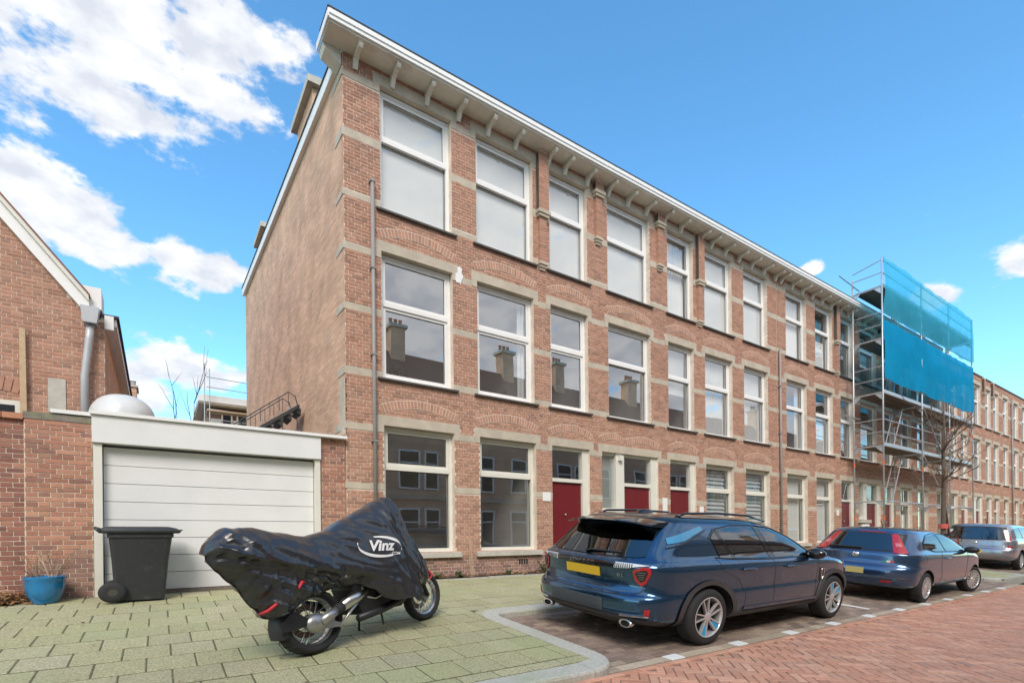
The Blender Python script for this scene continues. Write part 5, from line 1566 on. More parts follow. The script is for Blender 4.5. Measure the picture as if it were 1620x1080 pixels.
m = MB(); m.box(*[v for p in zip(T(.44, -.10, 1.03), T(.54, .10, 1.045)) for v in p]); m.build('lid_grip', BINM, lid, org=wloc(BIN))
for s in (-1, 1):
    m = MB(); m.lathe([(.055, -.035), (.10, -.035), (.135, -.025), (.148, 0), (.135, .025), (.10, .035), (.055, .035)], 24, 'y', T(-.315, s * .30, .15), sx=1.12); wh = m.build('wheel', RUBBER, BIN, smooth=True)
    m = MB(); m.lathe([(0, -.03), (.055, -.03), (.055, .03), (0, .03)], 16, 'y', T(-.315, s * .30, .15), sx=1.12)
    for k in range(6):
        a = k * math.pi / 3; c_ = T(-.315, s * .30, .15); m.tube([(c_[0] + .05 * math.cos(a), c_[1] - .02, c_[2] + .05 * math.sin(a)), (c_[0] + .115 * math.cos(a), c_[1] - .02, c_[2] + .11 * math.sin(a))], .011, 5)
    m.build('hub', mat('hub_plastic', (.06, .06, .05), .6), wh, org=wloc(BIN))
m = MB(); m.tube([T(-.315, -.30, .15), T(-.315, .30, .15)], .014, 8); m.build('axle', ALU, BIN)

# ---- blue flowerpot with bare twigs
POT = thing('flower_pot', 'glazed blue flowerpot holding dry twigs against the brick wall', 'flowerpot', (-1.31, 9.70, zpav(9.7)))
pm = mat('blue_glaze', (.014, .20, .46), .18, coat=.6, var=.25, vscale=5, stain=((.02, .07, .10), 3.0, .55, .2, .6))
zz = zpav(9.7)
m = MB(); m.lathe([(0, zz), (.135, zz), (.145, zz + .02), (.20, zz + .13), (.225, zz + .25), (.228, zz + .33), (.240, zz + .345), (.240, zz + .372), (.222, zz + .376), (.212, zz + .345), (.205, zz + .30), (0, zz + .30)], 40, 'z', (-1.31, 9.70, 0)); m.build('pot', pm, POT, smooth=True, sharp=50)
m = MB(); m.lathe([(0, zz + .312), (.205, zz + .31)], 24, 'z', (-1.31, 9.70, 0)); m.build('soil', MATS['soil'], POT)
out = []
for k in range(17):
    a = rg.uniform(0, 6.28); d = Vector((math.cos(a) * rg.uniform(.3, .9), math.sin(a) * .35, rg.uniform(.5, 1))).normalized()
    twig(rg, Vector((-1.31 + .1 * math.cos(a), 9.70 + .08 * math.sin(a), zz + .31)), d, rg.uniform(.18, .42), .004, out, 1)
m = MB()
for q, r in out: m.tube(q, [r, r * .9, r * .8, r * .6, r * .4], 4)
tag(m.build('twigs', mat('dry_twig', (.30, .19, .12), .9), POT), kind='stuff')
out = []
for k in range(3): twig(rg, Vector((-1.24 + k * .02, 9.66, zz + .31)), Vector((-.25 + .25 * k, -.1, 1)).normalized(), .45 - .1 * k, .011, out, 1)
m = MB()
for q, r in out: m.tube(q, [r, r * .9, r * .8, r * .6, r * .4], 6)
m.build('stem', mat('pale_stem', (.55, .42, .29), .8), POT)

# ---- fallen leaves
def leaf(mb, c, s, rgn, mi):
    a = rgn.uniform(0, 6.28); t = rgn.uniform(-.6, .6); u = Vector((math.cos(a), math.sin(a), t * .5)).normalized(); w = Vector((-math.sin(a), math.cos(a), rgn.uniform(-.6, .6))).normalized()
    c = Vector(c)
    mb.face([c - u * s, c - u * .3 * s + w * .45 * s + Vector((0, 0, .1 * s)), c + u * s + Vector((0, 0, .2 * s)), c + u * .1 * s - w * .5 * s], mi)
LEAFM = [mat('leaf_%d' % i, c, .8) for i, c in enumerate(((.38, .20, .08), (.28, .14, .07), (.48, .30, .13), (.20, .11, .06)))]
m = MB()
for k in range(620): leaf(m, (rg.gauss(-1.78, .17), rg.uniform(9.62, 10.0), zpav(9.85) + abs(rg.gauss(0, .075))), rg.uniform(.025, .05), rg, rg.randint(0, 3))
tag(m.build('dry_leaf_pile', LEAFM), 'heap of dry brown leaves beside the blue flowerpot', 'leaves', kind='stuff')
m = MB()
for k in range(520):
    x = rg.uniform(3.6, 8.0); leaf(m, (x, rg.uniform(9.64, 9.96), zpav(9.8) + .03 + abs(rg.gauss(0, .02))), rg.uniform(.02, .045), rg, rg.randint(0, 3))
for k in range(60):
    x, y = rg.uniform(-1, 3.8), rg.uniform(4.3, 9.5); leaf(m, (x, y, zpav(y) + .012), rg.uniform(.012, .026), rg, rg.randint(0, 3))
tag(m.build('fallen_leaves', LEAFM), 'scattered brown leaves in the planting strip along the facade', 'leaves', kind='stuff')
GREENM = [mat('green_leaf_%d' % i, c, .7) for i, c in enumerate(((.07, .13, .03), (.05, .10, .03), (.11, .17, .05)))]
def shrub(x, y, h, w, n, label, seed, cols=GREENM, name='shrub', z=None):
    rr_ = random.Random(seed); z = zpav(y) + .02 if z is None else z
    t = thing(name, label, 'plant', (x, y, z))
    st = MB(); lf = MB()
    for k in range(max(5, n // 40)):
        a = rr_.uniform(0, 6.28); q = [Vector((x, y, z))]
        d = Vector((math.cos(a) * w / h, math.sin(a) * w / h * .6, 1)) * rr_.uniform(.5, 1)
        for i in range(4): q.append(q[-1] + d * h / 4 + Vector((rr_.uniform(-.02, .02), rr_.uniform(-.02, .02), 0)))
        st.tube(q, [.006, .005, .004, .003, .002], 4)
        for i in range(40):
            p = q[rr_.randint(1, 4)].lerp(q[rr_.randint(0, 3)], rr_.random())
            leaf(lf, p + Vector((rr_.gauss(0, .04), rr_.gauss(0, .04), rr_.gauss(0, .03))), rr_.uniform(.018, .036), rr_, rr_.randint(0, 2))
    st.build('stem', MATS['twig_bark'], t); tag(lf.build('foliage', cols, t), kind='stuff')
shrub(7.62, 9.78, .42, .28, 420, 'leafy green shrub at the wall base beside the blue suv', 1)
shrub(4.75, 9.75, .14, .12, 200, 'low green weed beneath the first ground floor window', 2)
shrub(5.35, 9.78, .16, .14, 240, 'low green weed by the dry stalk between the two ground floor windows', 3)
shrub(4.15, 9.74, .10, .12, 160, 'small weed in the strip beside the covered motorcycle', 4)
shrub(21.0, 9.7, .6, .3, 300, 'wispy plant at the facade behind the blue hatchback', 6)
shrub(6.6, 9.8, .12, .12, 160, 'tiny weed below the second ground floor window near the air vent', 7)
shrub(4.25, 10.42, .5, .3, 260, 'green houseplant behind the upper window nearest the drain pipe', 8, name='houseplant', z=4.05)
shrub(6.75, 10.42, .35, .25, 200, 'small houseplant behind the second upper window from the drain pipe', 9, name='houseplant', z=4.05)
m = MB()
for k in range(5):
    m.tube([(5.68 + k * .02, 9.90, zpav(9.9)), (5.66 + k * .025, 9.95, .3), (5.68 + rg.uniform(-.06, .06), 9.97, rg.uniform(.55, .9))], .006, 4)
tag(m.build('dry_stalk', mat('pale_stem', (.55, .42, .29), .8)), 'bare pale stalks rising up the wall between the two ground floor windows', 'plant')

# ---- street tree on the kerb bump-out
TX, TY = 20.75, 5.9
TREE = thing('street_tree', 'bare young street tree on the kerb bump-out between the parked cars', 'tree', (TX, TY, zpav(TY)))
BARK = mat('bark', (.13, .095, .07), .9, var=.3, vscale=14, bump=.5, bscale=40)
m = MB(); z0 = zpav(TY)
tr = [Vector((TX, TY, z0 - .05)), Vector((TX - .02, TY, z0 + .8)), Vector((TX + .02, TY, z0 + 2.0)), Vector((TX + .08, TY, z0 + 2.9)), Vector((TX + .05, TY, z0 + 3.8)), Vector((TX + .16, TY, z0 + 4.7)), Vector((TX + .1, TY, z0 + 5.6))]
m.tube(tr, [.085, .075, .07, .062, .05, .03, .01], 10); m.build('trunk', BARK, TREE, smooth=True)
out = []; rt = random.Random(42)
for k in range(22):
    t = rt.uniform(.42, .95) * 6; i = min(5, int(t)); p = tr[i].lerp(tr[i + 1], t - i)
    a = k * 2.4 + rt.uniform(-.4, .4); up = rt.uniform(.25, .75)
    twig(rt, p, Vector((math.cos(a), math.sin(a), up)).normalized(), rt.uniform(.8, 1.5) * (1.15 - t / 9), .022, out, 3)
m = MB()
for q, r in out: m.tube(q, [r, r * .85, r * .7, r * .55, r * .42], 5)
m.build('crown', BARK, TREE)
m = MB(); m.tube([(TX + 1.0, TY, z0), (TX + .12, TY, z0 + 2.1)], .035, 8); m.build('stake', mat('dark_stake', (.05, .045, .04), .8), TREE)
m = MB(); m.lathe([(.13, z0 + 1.35), (.13, z0 + 1.5)], 12, 'z', (TX - .01, TY, 0)); m.build('band', mat('red_tape', (.6, .12, .10), .6), TREE)

# ---- bicycle leaning at the tree
BK = thing('bicycle', 'red city bicycle leaning against the street tree trunk', 'bicycle', (20.5, 5.75, zpav(5.75)))
redm = mat('bike_red', (.26, .045, .04), .45)
zk = zpav(5.75); B = lambda x, z, y=5.72: (20.25 + x, y, zk + z)
for x in (0, 1.35):
    m = MB(); m.lathe([(.40, -.018), (.425, 0), (.40, .018), (.385, 0), (.40, -.018)], 28, 'y', B(x, .42), sx=1.1); wl = m.build('wheel', RUBBER, BK)
    m = MB()
    for k in range(10): a = k * math.pi / 5; c_ = B(x, .42); m.tube([c_, (c_[0] + .43 * math.cos(a), c_[1], c_[2] + .39 * math.sin(a))], .003, 3)
    m.build('spokes', ALU, wl, org=wloc(BK))
m = MB()
for q in ([B(0, .42), B(.52, .38), B(1.2, 1.0)], [B(.52, .38), B(.36, .98)], [B(0, .42), B(.40, .85)], [B(1.35, .42), B(1.18, 1.1)], [B(.42, .62), B(1.2, .95)]): m.tube(q, .018, 6)
m.build('frame', redm, BK)
m = MB(); m.tube([B(.36, .98), B(.34, 1.12)], .014, 6); m.build('seat_post', ALU, BK)
m = MB(); m.prism([(20.25 + .2, zk + 1.12), (20.25 + .55, zk + 1.13), (20.25 + .55, zk + 1.17), (20.25 + .2, zk + 1.2)], 'y', 5.64, 5.80); m.build('saddle', BLACK, BK)
m = MB(); m.tube([B(1.18, 1.1), B(1.16, 1.25), B(1.1, 1.27, 5.42), B(.98, 1.25, 5.38)], .013, 6); m.tube([B(1.16, 1.25), B(1.1, 1.27, 6.02), B(.98, 1.25, 6.06)], .013, 6); m.build('handlebar', BLACK, BK)
m = MB(); m.tube([B(1.25, .95), B(1.55, .95), B(1.55, 1.15), B(1.22, 1.15)], .01, 5); m.build('front_rack', BLACK, BK)

# ---- scaffold on the second house
SCF = thing('scaffold', 'tall metal tube scaffold with timber decks in front of the second brick house', 'scaffold', (29, 9.1, 0))
STL = mat('galvanised', (.56, .58, .60), .4, metal=.6, var=.08, vscale=6)
ORG = mat('orange_paint', (.75, .16, .06), .5)
DECK = mat('deck_board', (.15, .12, .095), .8, var=.25, vscale=8)
SX = [23.78, 27.85, 31.3, 34.7]; Y0, Y1 = 8.63, 9.68
DZ = [2.18, 4.38, 6.48, 8.62, 10.68]
for i, x in enumerate(SX):
    for y in (Y0, Y1):
        top = 11.85 if y == Y0 else (11.3 if i == 0 else 10.9)
        m = MB(); m.tube([(x, y, zpav(y)), (x, y, top)], .032, 8); p = m.build('standard', STL, SCF, smooth=True)
        for zc in [q for q in (1.42, 3.62, 5.75) if rg.random() < .5]:
            m = MB(); m.tube([(x, y, zc), (x, y, zc + .16)], .036, 8); m.build('collar', ORG, p, org=wloc(SCF))
        m = MB(); m.box(x - .1, x + .1, y - .1, y + .1, zpav(y), zpav(y) + .02); m.build('base_plate', STL, p, org=wloc(SCF))
for z in DZ:
    for i, x in enumerate(SX):
        m = MB(); m.tube([(x, Y0, z), (x, Y1, z)], .028, 8)
        m.prism([(Y0 + .04, z - .03), (Y0 + .28, z - .03), (Y0 + .04, z - .27)], 'x', x - .012, x + .012); m.prism([(Y1 - .04, z - .03), (Y1 - .28, z - .03), (Y1 - .04, z - .27)], 'x', x - .012, x + .012)
        m.build('transom', STL, SCF)
    for k in range(3):
        m = MB(); m.tube([(SX[k], Y0, z), (SX[k + 1], Y0, z)], .024, 6); m.build('ledger', STL, SCF)
        if z > 3:
            for j in range(3):
                m = MB(); m.box(SX[k] + .06, SX[k + 1] - .06, Y0 + .07 + j * .31, Y0 + .36 + j * .31, z + .03, z + .075); m.build('deck_plank', DECK, SCF)
            m = MB(); m.box(SX[k] + .05, SX[k + 1] - .05, Y0 + .005, Y0 + .04, z + .03, z + .14); m.build('toe_board', STL, SCF)
    if z > 3:
        for k in range(3):
            for dz in (.55, 1.05):
                m = MB(); m.tube([(SX[k], Y0, z + dz), (SX[k + 1], Y0, z + dz)], .020, 6); m.build('guard_rail', STL, SCF)
        for dz in (.55, 1.05):
            m = MB(); m.tube([(SX[0], Y0, min(z + dz, 11.8)), (SX[0], Y1, min(z + dz, 11.3 + (dz - .55) * .5))], .018, 6); m.build('end_rail', STL, SCF)
for (a, za, b_, zb_) in ((27.85, 6.4, 31.3, 3.6), (27.85, 4.3, 31.3, 1.9), (31.3, 8.5, 34.7, 6.3)):
    m = MB(); m.tube([(a, Y0 - .05, za), (b_, Y0 - .05, zb_)], .024, 6); m.build('brace', STL, SCF)
for k, z in enumerate(DZ[:-1]):
    xa = 25.6 + (k % 2) * .1
    for dy in (0, .32):
        m = MB(); m.tube([(xa, 9.0 + dy, z + .05), (xa + 1.3, 9.0 + dy, DZ[k + 1] + .2)], .022, 6); m.build('ladder_rail', STL, SCF)
    for j in range(8):
        t = (j + .5) / 8; m = MB(); m.tube([(xa + 1.3 * t, 9.0, z + .05 + (DZ[k + 1] + .15 - z) * t), (xa + 1.3 * t, 9.32, z + .05 + (DZ[k + 1] + .15 - z) * t)], .014, 5); m.build('rung', STL, SCF)
for (z, l) in ((11.0, -1.3), (5.65, -.9), (9.0, .9), (7.0, .8)):
    m = MB(); m.tube([(SX[0] + l, Y1 - .05, z + (.15 if l < -1 else .0)), (SX[0] + .5, Y1 - .05, z)], .022, 6); m.build('wall_tie', STL, SCF)
# debris netting
def netmat(name, col, alpha):
    m = bpy.data.materials.new(name); m.use_nodes = True; nt = m.node_tree; nt.nodes.clear(); N, L = nt.nodes.new, nt.links.new
    out = N('ShaderNodeOutputMaterial'); mx = N('ShaderNodeMixShader'); tr = N('ShaderNodeBsdfTransparent'); add = N('ShaderNodeMixShader')
    df = N('ShaderNodeBsdfDiffuse'); tl_ = N('ShaderNodeBsdfTranslucent'); df.inputs[0].default_value = (*col, 1); tl_.inputs[0].default_value = (*col, 1)
    tr.inputs[0].default_value = (.55, .85, .95, 1)
    add.inputs[0].default_value = .5; L(df.outputs[0], add.inputs[1]); L(tl_.outputs[0], add.inputs[2])
    geo = N('ShaderNodeNewGeometry'); nz = N('ShaderNodeTexNoise'); nz.inputs['Scale'].default_value = 1.5; L(geo.outputs['Position'], nz.inputs['Vector'])
    mr = N('ShaderNodeMapRange'); mr.inputs['To Min'].default_value = alpha - .12; mr.inputs['To Max'].default_value = alpha + .12; L(nz.outputs[0], mr.inputs[0])
    L(mr.outputs[0], mx.inputs[0]); L(tr.outputs[0], mx.inputs[1]); L(add.outputs[0], mx.inputs[2]); L(mx.outputs[0], out.inputs[0])
    return m
def net(name, label, xa, xb, ztop, zbot, alpha, col, seed):
    rows = []
    for i in range(15):
        t = i / 14; z = ztop + (zbot - ztop) * t; row = []
        for j in range(61):
            s = j / 60; x = xa + (xb - xa) * s
            sag = .10 * math.sin(math.pi * min(1, t * 1.0)) * (abs(math.sin(s * math.pi * 3)) - .3)
            wr = .09 * mnoise.noise(Vector((x * 1.6 + z * .5 + seed, z * .45, seed))) + .05 * mnoise.noise(Vector((x * 5, z, seed)))
            zz_ = z + (.10 * mnoise.noise(Vector((x * .8, seed, 1))) - .10 * abs(math.sin(s * math.pi * 3)) if i == 14 else .03 * mnoise.noise(Vector((x, seed, 1))) if i == 0 else 0)
            row.append((x, Y0 - .06 - max(0, sag) + wr, zz_))
        rows.append(row)
    m = MB(); m.grid(rows)
    o = m.build(name, netmat(name + str(seed), col, alpha), smooth=True); tag(o, label, 'netting', 'debris nets on the scaffold')
    return o
net('debris_net', 'thin turquoise debris net along the top of the scaffold', SX[0], SX[3], 11.85, 9.62, .66, (.10, .66, .92), 1)
net('debris_net', 'dense blue debris net hanging below the turquoise net on the scaffold', SX[0], SX[3], 9.35, 7.06, .93, (.02, .50, .92), 2)
# ================================================================ MOTORCYCLE UNDER A COVER
MO = thing('motorcycle', 'parked touring motorcycle with spoked wheels and shaft drive under the black cover', 'motorcycle', (1.17, 5.56, zpav(5.56)))
MO.rotation_euler = Euler((R(-4), R(-2.3), R(28.6)), 'XYZ'); MO['_l'] = (0, 0, 0)
CV = thing('motorcycle_cover', 'black nylon cover with white lettering draped over the motorcycle', 'cover', (1.17, 5.56, zpav(5.56)))
CV.rotation_euler = MO.rotation_euler; CV['_l'] = (0, 0, 0)
DM = mat('dark_metal', (.035, .035, .038), .45, metal=.4)
SILV = mat('cast_silver', (.42, .42, .42), .38, metal=.8, var=.1, vscale=20)


def lerp_tab(tab, s):
    for i in range(len(tab) - 1):
        if s <= tab[i + 1][0]:
            t = (s - tab[i][0]) / (tab[i + 1][0] - tab[i][0]); t = max(0, min(1, t)); t = t * t * (3 - 2 * t) * .5 + t * .5
            return tab[i][1] + (tab[i + 1][1] - tab[i][1]) * t
    return tab[-1][1]


TOP = [(-1.00, 1.12), (-.95, 1.24), (-.78, 1.335), (-.5, 1.33), (-.15, 1.275), (.18, 1.225), (.45, 1.27), (.75, 1.40), (1.1, 1.53), (1.33, 1.63), (1.46, 1.67), (1.54, 1.65), (1.62, 1.50), (1.70, 1.28), (1.92, 1.02), (2.08, .86), (2.20, .66)]
HEM = [(-1.00, 1.06), (-.92, .97), (-.75, .83), (-.56, .60), (-.40, .45), (-.25, .52), (.06, .60), (.49, .66), (.74, .655), (.84, .60), (1.0, .46), (1.15, .41), (1.6, .42), (1.85, .50), (2.12, .54), (2.20, .60)]
HWD = [(-1.00, .06), (-.93, .20), (-.78, .28), (-.5, .33), (-.1, .34), (.2, .30), (.5, .29), (.8, .33), (1.1, .40), (1.35, .47), (1.5, .46), (1.65, .36), (1.85, .27), (2.05, .20), (2.20, .08)]


def cover_pt(s, v):
    t = abs(v); sg = -1 if v < 0 else 1                  # v<0: right side (towards the street)
    top, hem, hw = lerp_tab(TOP, s), lerp_tab(HEM, s), lerp_tab(HWD, s)
    if sg > 0: hem = max(hem, .42)
    w = hw * (1 - (1 - t) ** 2.3) ** .62
    h = top - (top - hem) * t ** 1.28
    # handlebar: stretched tent towards the grips
    k = math.exp(-((s - 1.42) / .20) ** 2)
    w += k * .05 * math.sin(min(1, t * 2.2) * math.pi)
    # diagonal fold of the overlapping rear skirt
    hf = 1.02 - (s + .6) * .225
    if s < .86: w += .085 * (1 / (1 + math.exp(-(h - hf) / .010)) - 1) * min(1, t * 1.5) * min(1, max(0, (.9 - s) / .15))
    if t > .86: w -= .05 * (t - .86) / .14
    if s < -.34: w *= 1 - min(1, (-.34 - s) / .08) * t ** 7          # the tail end is gathered like a bag
    pk = math.exp(-((s - 1.46) / .16) ** 2)
    w = w * (1 - pk) + pk * (hw * (.12 + .95 * t ** .85) if t > .02 else 0)
    # creases
    d = Vector((s, sg * (t + .3), h))
    rd = lambda n_, p=.8: .26 - abs(n_) ** p
    f1 = mnoise.noise(Vector((s * 2.0 + h * 1.1, h * 1.8 - s, 3.1 * sg)))
    long_ = mnoise.noise(Vector((s * 1.3 + h * .8, h * 8.5 + s * 2.6, 6.3 * sg)))          # long folds along the seat
    fan = mnoise.noise(Vector((s * 8.5 + (h - 1.6) * 3.4, h * 1.3, 2.9 * sg)))             # folds hanging from the grips
    crm = mnoise.noise(Vector((s * 6.5 + h * 3, h * 6.0 - s * 3, 9.7 * sg)))               # crumpled skirt at the tail
    fin = mnoise.noise(Vector((s * 13 - h * 9, h * 11 + s * 5, 1.7 * sg)))
    kf = min(1, max(0, (s - 1.05) / .25)); kt = min(1, max(0, (-.35 - s) / .25)); lowr = (1 / (1 + math.exp((h - hf) / .05))) if s < .8 else 0
    calm = 1 - .9 * math.exp(-(((s - 1.0) / .36) ** 4 + ((h - 1.05) / .16) ** 4))
    dd = .030 * f1 + calm * (.052 * rd(long_, .7) * (1 - kf) + .085 * rd(fan, .7) * kf + .075 * rd(crm, .7) * max(kt * .8, lowr) + .026 * rd(fin, .8) * max(kt, lowr, kf * .6, .25))
    dd *= min(1, t * 2.5 + .25)
    f2, f3 = crm * max(kt, .3), fin * max(kt, .3)
    w += dd
    h += .018 * f2 * (1 - t) + .012 * f3
    return Vector((s * .87 if s < 0 else s, sg * max(0, w), h))


NU, NV = 220, 110
rows = [[cover_pt(-1.0 + 3.2 * i / NU, -1 + 2 * j / NV) for j in range(NV + 1)] for i in range(NU + 1)]
m = MB(); m.grid(rows)
m.f += [tuple(range(NV + 1)), tuple(range(NU * (NV + 1), (NU + 1) * (NV + 1)))[::-1]]; m.m += [0, 0]
NYL = mat('black_nylon', (.026, .027, .031), .30, coat=.35, var=.1, vscale=8, bump=.12, bscale=90, spec=.6)
co = m.build('cloth', NYL, CV, org=(0, 0, 0), smooth=True, sharp=70)
bm = bmesh.new(); bm.from_mesh(co.data); cbvh = BVHTree.FromBMesh(bm); bm.free()


def on_cover(s, h, off=.006):
    r = cbvh.ray_cast(Vector((s, -3, h)), Vector((0, 1, 0)))
    if r[0] is None: return Vector((s, -.4, h))
    n = r[1] if r[1].y < 0 else -r[1]
    return r[0] + n * off


# lettering printed on the right side
PRINT = mat('print_white', (.80, .80, .80), .6)
def cover_text(txt, size, cs, chh, shear=.25, sx=1.0, rot=0.0, bold=.03):
    cu = bpy.data.curves.new('t', 'FONT'); cu.body = txt; cu.size = size; cu.align_x = 'CENTER'; cu.align_y = 'CENTER'; cu.offset = size * bold; cu.shear = shear
    to = bpy.data.objects.new('t', cu); COL.objects.link(to); dg = bpy.context.evaluated_depsgraph_get(); dg.update()
    me = bpy.data.meshes.new_from_object(to.evaluated_get(dg)); bpy.data.objects.remove(to)
    bm = bmesh.new(); bm.from_mesh(me); bmesh.ops.triangulate(bm, faces=bm.faces); bmesh.ops.subdivide_edges(bm, edges=bm.edges, cuts=2); bm.to_mesh(me); bm.free()
    for v in me.vertices:
        x, y = v.co.x * sx, v.co.y; v.co = on_cover(cs + x * math.cos(rot) - y * math.sin(rot), chh + x * math.sin(rot) + y * math.cos(rot), .008)
    me.materials.clear(); me.materials.append(PRINT); me.name = 'lettering'
    link('lettering', me, CV)
cover_text('Vinz', .165, .985, 1.055, .3, 1.12, R(-2.5), .035)
cover_text('COM', .05, 1.17, .955, .2, 1.1, R(-4), .02)
def swoosh(pts, ws):
    rows = [[], []]
    for (s, h), w in zip(pts, ws): rows[0].append(on_cover(s, h - w, .008)); rows[1].append(on_cover(s, h + w, .008))
    m = MB(); m.grid(rows); m.build('logo_swoosh', PRINT, CV, org=(0, 0, 0))
el = lambda a, rx=.30, rz=.112: (.98 + rx * math.cos(R(a)), 1.05 + rz * math.sin(R(a)) - .02 * math.cos(R(a)))
swoosh([el(a) for a in range(160, 301, 7)], [.010 + .008 * math.sin(R((a - 160) * 180 / 140)) for a in range(160, 301, 7)])
swoosh([el(a) for a in range(100, -22, -6)], [.006 + .014 * math.sin(R(min(180, (100 - a) * 1.45))) for a in range(100, -22, -6)])
STRAP = mat('red_strap', (.62, .035, .05), .6)
for (s, h, dx, dz) in ((-.38, .56, .03, .04), (-.10, .745, .06, .025)):
    a, b_ = on_cover(s - dx, h - dz, .012), on_cover(s + dx, h + dz, .012); mid = on_cover(s, h, .035)
    m = MB(); m.tube([a, mid, b_], [.014, .017, .014], 6); m.build('strap', STRAP, CV, org=(0, 0, 0), smooth=True)
m = MB(); m.tube([(2.17, -.10, .66), (2.21, -.12, .60), (2.18, -.09, .55)], .016, 6); m.build('strap', STRAP, CV, org=(0, 0, 0))
m = MB()
hp = [rows[i][0] for i in range(0, NU + 1, 3)]
m.tube(hp, .007, 5); m.build('hem', BLACK, CV, org=(0, 0, 0), smooth=True)

# wheels
def mwheel(cs, r, w, rim_r, name, k=1.10):
    m = MB(); c = (cs, 0, r)
    prof = [(rim_r * .98, -w * .30), (rim_r + .015, -w * .42), (r - .055, -w * .5), (r - .025, -w * .46), (r - .006, -w * .25), (r, 0), (r - .006, w * .25), (r - .025, w * .46), (r - .055, w * .5), (rim_r + .015, w * .42), (rim_r * .98, w * .30)]
    m.lathe(prof, 56, 'y', c, sx=k); W = m.build(name, RUBBER, MO, org=(0, 0, 0), smooth=True)
    t = MB()
    for q in range(30):                      # tread blocks
        a = 2 * math.pi * q / 30
        for sg in (-1, 1):
            pts = []
            for da, yy, dr in ((0, sg * .006, .0005), (.05, sg * w * .22, -.004), (.09, sg * w * .43, -.022)):
                rr = r + dr + .002; pts.append((cs + k * rr * math.cos(a + da), yy, r + rr * math.sin(a + da)))
            t.tube(pts, .0055, 4)
    t.build('tread_groove', BLACK, W, org=(0, 0, 0))
    m = MB(); m.lathe([(rim_r * .90, -w * .18), (rim_r, -w * .30), (rim_r + .008, -w * .33), (rim_r + .004, -w * .26)], 56, 'y', c, sx=k); m.lathe([(rim_r * .90, w * .18), (rim_r, w * .30), (rim_r + .008, w * .33)], 56, 'y', c, sx=k)
    m.lathe([(rim_r * .92, -w * .2), (rim_r * .92, w * .2)], 56, 'y', c, sx=k); m.build('rim', mat('alloy_rim', (.62, .62, .60), .28, metal=1.0), W, org=(0, 0, 0), smooth=True)
    m = MB()
    for q in range(28):
        a = 2 * math.pi * q / 28; b_ = a + (.35 if q % 2 else -.35); yy = (.03 if q % 4 < 2 else -.03)
        m.tube([(cs + k * .07 * math.cos(b_), yy, r + .07 * math.sin(b_)), (cs + k * rim_r * .95 * math.cos(a), yy * 1.6, r + rim_r * .95 * math.sin(a))], .0035, 4)
    m.build('spokes', ALU, W, org=(0, 0, 0))
    m = MB(); m.lathe([(0, -.07), (.06, -.07), (.075, -.03), (.075, .03), (.06, .07), (0, .07)], 20, 'y', c, sx=k); m.build('hub', SILV, W, org=(0, 0, 0), smooth=True, sharp=30)
    m = MB(); m.lathe([(.11, .055), (.175, .055), (.175, .062), (.11, .062)], 32, 'y', c, sx=k); m.build('brake_disc', mat('rusty_disc', (.22, .15, .11), .5, metal=.5), W, org=(0, 0, 0))
mwheel(.18, .338, .195, .25, 'wheel', 1.17); mwheel(2.10, .335, .13, .255, 'wheel')
# final drive and swing arm on the right side
m = MB(); rows_ = []
for i in range(9):
    t = -math.pi / 2 + math.pi * i / 8
    rows_.append([(.15 + .135 * math.cos(t) * math.cos(a), -.115 + .075 * math.sin(t), .325 + .105 * math.cos(t) * math.sin(a)) for a in [2 * math.pi * q / 24 for q in range(24)]])
m.grid(rows_, closeu=True); m.build('final_drive', SILV, MO, org=(0, 0, 0), smooth=True)
m = MB(); m.tube([(.18, -.16, .33), (.32, -.165, .385), (.40, -.16, .41)], [.052, .05, .046], 14); m.build('drive_housing', SILV, MO, org=(0, 0, 0), smooth=True)
m = MB(); m.tube([(.40, -.16, .41), (.48, -.155, .44)], [.062, .058], 14); m.build('rubber_boot', RUBBER, MO, org=(0, 0, 0), smooth=True)
m = MB(); m.tube([(.47, -.15, .43), (.70, -.14, .51), (.95, -.10, .58)], [.055, .075, .06], 14); m.build('swing_arm', mat('alloy_rim', (.62, .62, .60), .28), MO, org=(0, 0, 0), smooth=True)
m = MB(); m.prism([(.10, .26), (.44, .235), (.47, .27), (.30, .33), (.12, .33)], 'y', -.16, -.12); m.build('torque_mount', SILV, MO, org=(0, 0, 0))
m = MB(); m.tube([(.46, -.15, .25), (.62, -.155, .38), (.82, -.15, .50)], .017, 8); m.tube([(.46, -.15, .25), (.47, -.12, .25)], .03, 10); m.build('reaction_arm', ALU, MO, org=(0, 0, 0), smooth=True)
m = MB(); m.tube([(.82, -.15, .50), (.80, -.16, .66)], .02, 8); m.tube([(.82, -.15, .50), (1.0, -.17, .46), (1.16, -.22, .52), (1.30, -.23, .53)], .016, 8); m.tube([(1.16, -.22, .52), (1.12, -.26, .57)], .014, 6); m.tube([(.92, -.15, .48), (.96, -.15, .66)], .018, 8)
m.build('foot_peg_bracket', ALU, MO, org=(0, 0, 0), smooth=True)
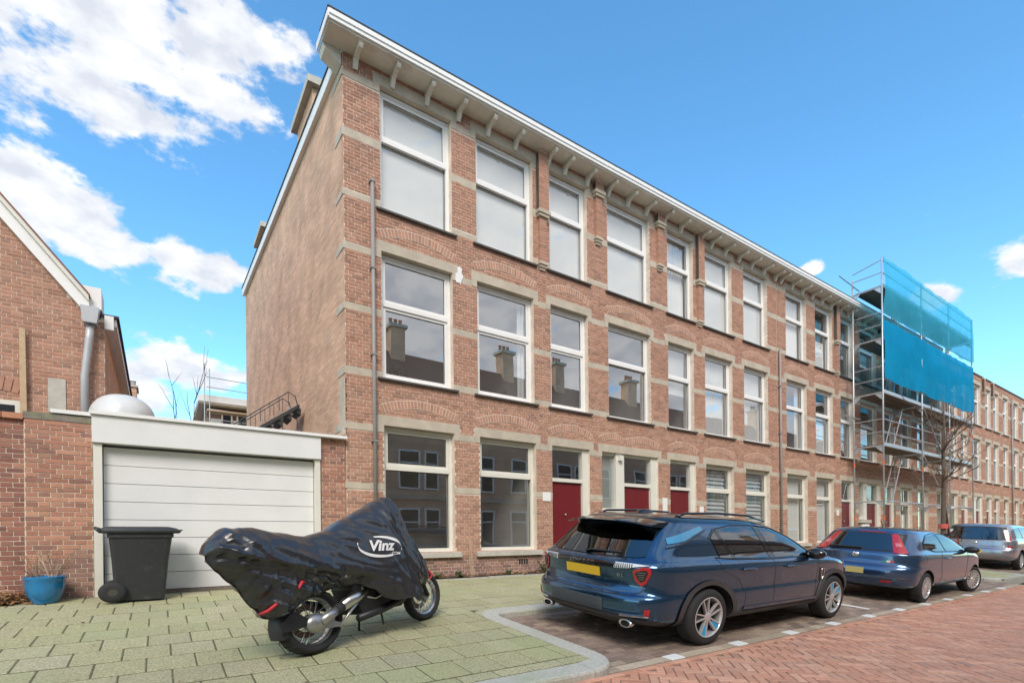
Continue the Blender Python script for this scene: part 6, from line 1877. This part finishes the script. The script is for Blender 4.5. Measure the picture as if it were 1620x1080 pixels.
# rear hugger
m = MB(); rows_ = []
for i in range(15):
    a = R(196 - i * 7.5); rr = .352
    rows_.append([(.13 + 1.1 * (rr + dr) * math.cos(a), y, .325 + (rr + dr) * math.sin(a)) for y, dr in ((-.115, -.06), (-.105, -.01), (-.06, .012), (0, .016), (.06, .012), (.105, -.01), (.115, -.06))])
m.grid(rows_); m.build('hugger', BLACK, MO, org=(0, 0, 0), smooth=True)
m = MB(); m.prism([(-.27, .30), (-.29, .38), (-.17, .465), (-.08, .47), (.02, .40), (.18, .355), (.18, .325), (-.05, .31)], 'y', -.135, -.115); m.build('hugger_stay', BLACK, MO, org=(0, 0, 0))
# engine, sump, frame, forks, stand, inner bodywork
m = MB(); m.prism([(.78, .30), (1.45, .30), (1.62, .42), (1.62, .85), (.7, .95), (.66, .60)], 'y', -.17, .17); m.build('engine', DM, MO, org=(0, 0, 0))
m = MB(); m.tube([(.72, -.15, .27), (1.1, -.17, .31), (1.5, -.16, .38), (1.72, -.1, .50)], .045, 10); m.tube([(.25, .14, .50), (.8, .15, .36)], .05, 10); m.build('exhaust', DM, MO, org=(0, 0, 0), smooth=True)
m = MB(); m.prism([(-.45, .85), (-.3, .70), (.5, .72), (1.5, .75), (1.5, 1.0), (.2, 1.05), (-.4, 1.1)], 'y', -.12, .12); m.build('frame', DM, MO, org=(0, 0, 0))
for sg in (-1, 1):
    m = MB(); m.tube([(2.10, sg * .10, .335), (1.62, sg * .11, 1.25)], .027, 10); m.build('fork_leg', DM, MO, org=(0, 0, 0), smooth=True)
m = MB(); m.tube([(1.46, -.22, 1.34), (1.46, 0, 1.33), (1.46, .22, 1.34)], .016, 8); m.build('handlebar', BLACK, MO, org=(0, 0, 0))
m = MB(); m.tube([(1.05, .15, .34), (1.17, .30, .02)], .014, 8); m.tube([(1.14, .29, .012), (1.22, .31, .012)], .02, 6); m.build('side_stand', DM, MO, org=(0, 0, 0))
m = MB(); m.tube([(1.12, -.12, .32), (1.14, -.13, .12)], .013, 6); m.build('centre_stand', DM, MO, org=(0, 0, 0))
finish_private()
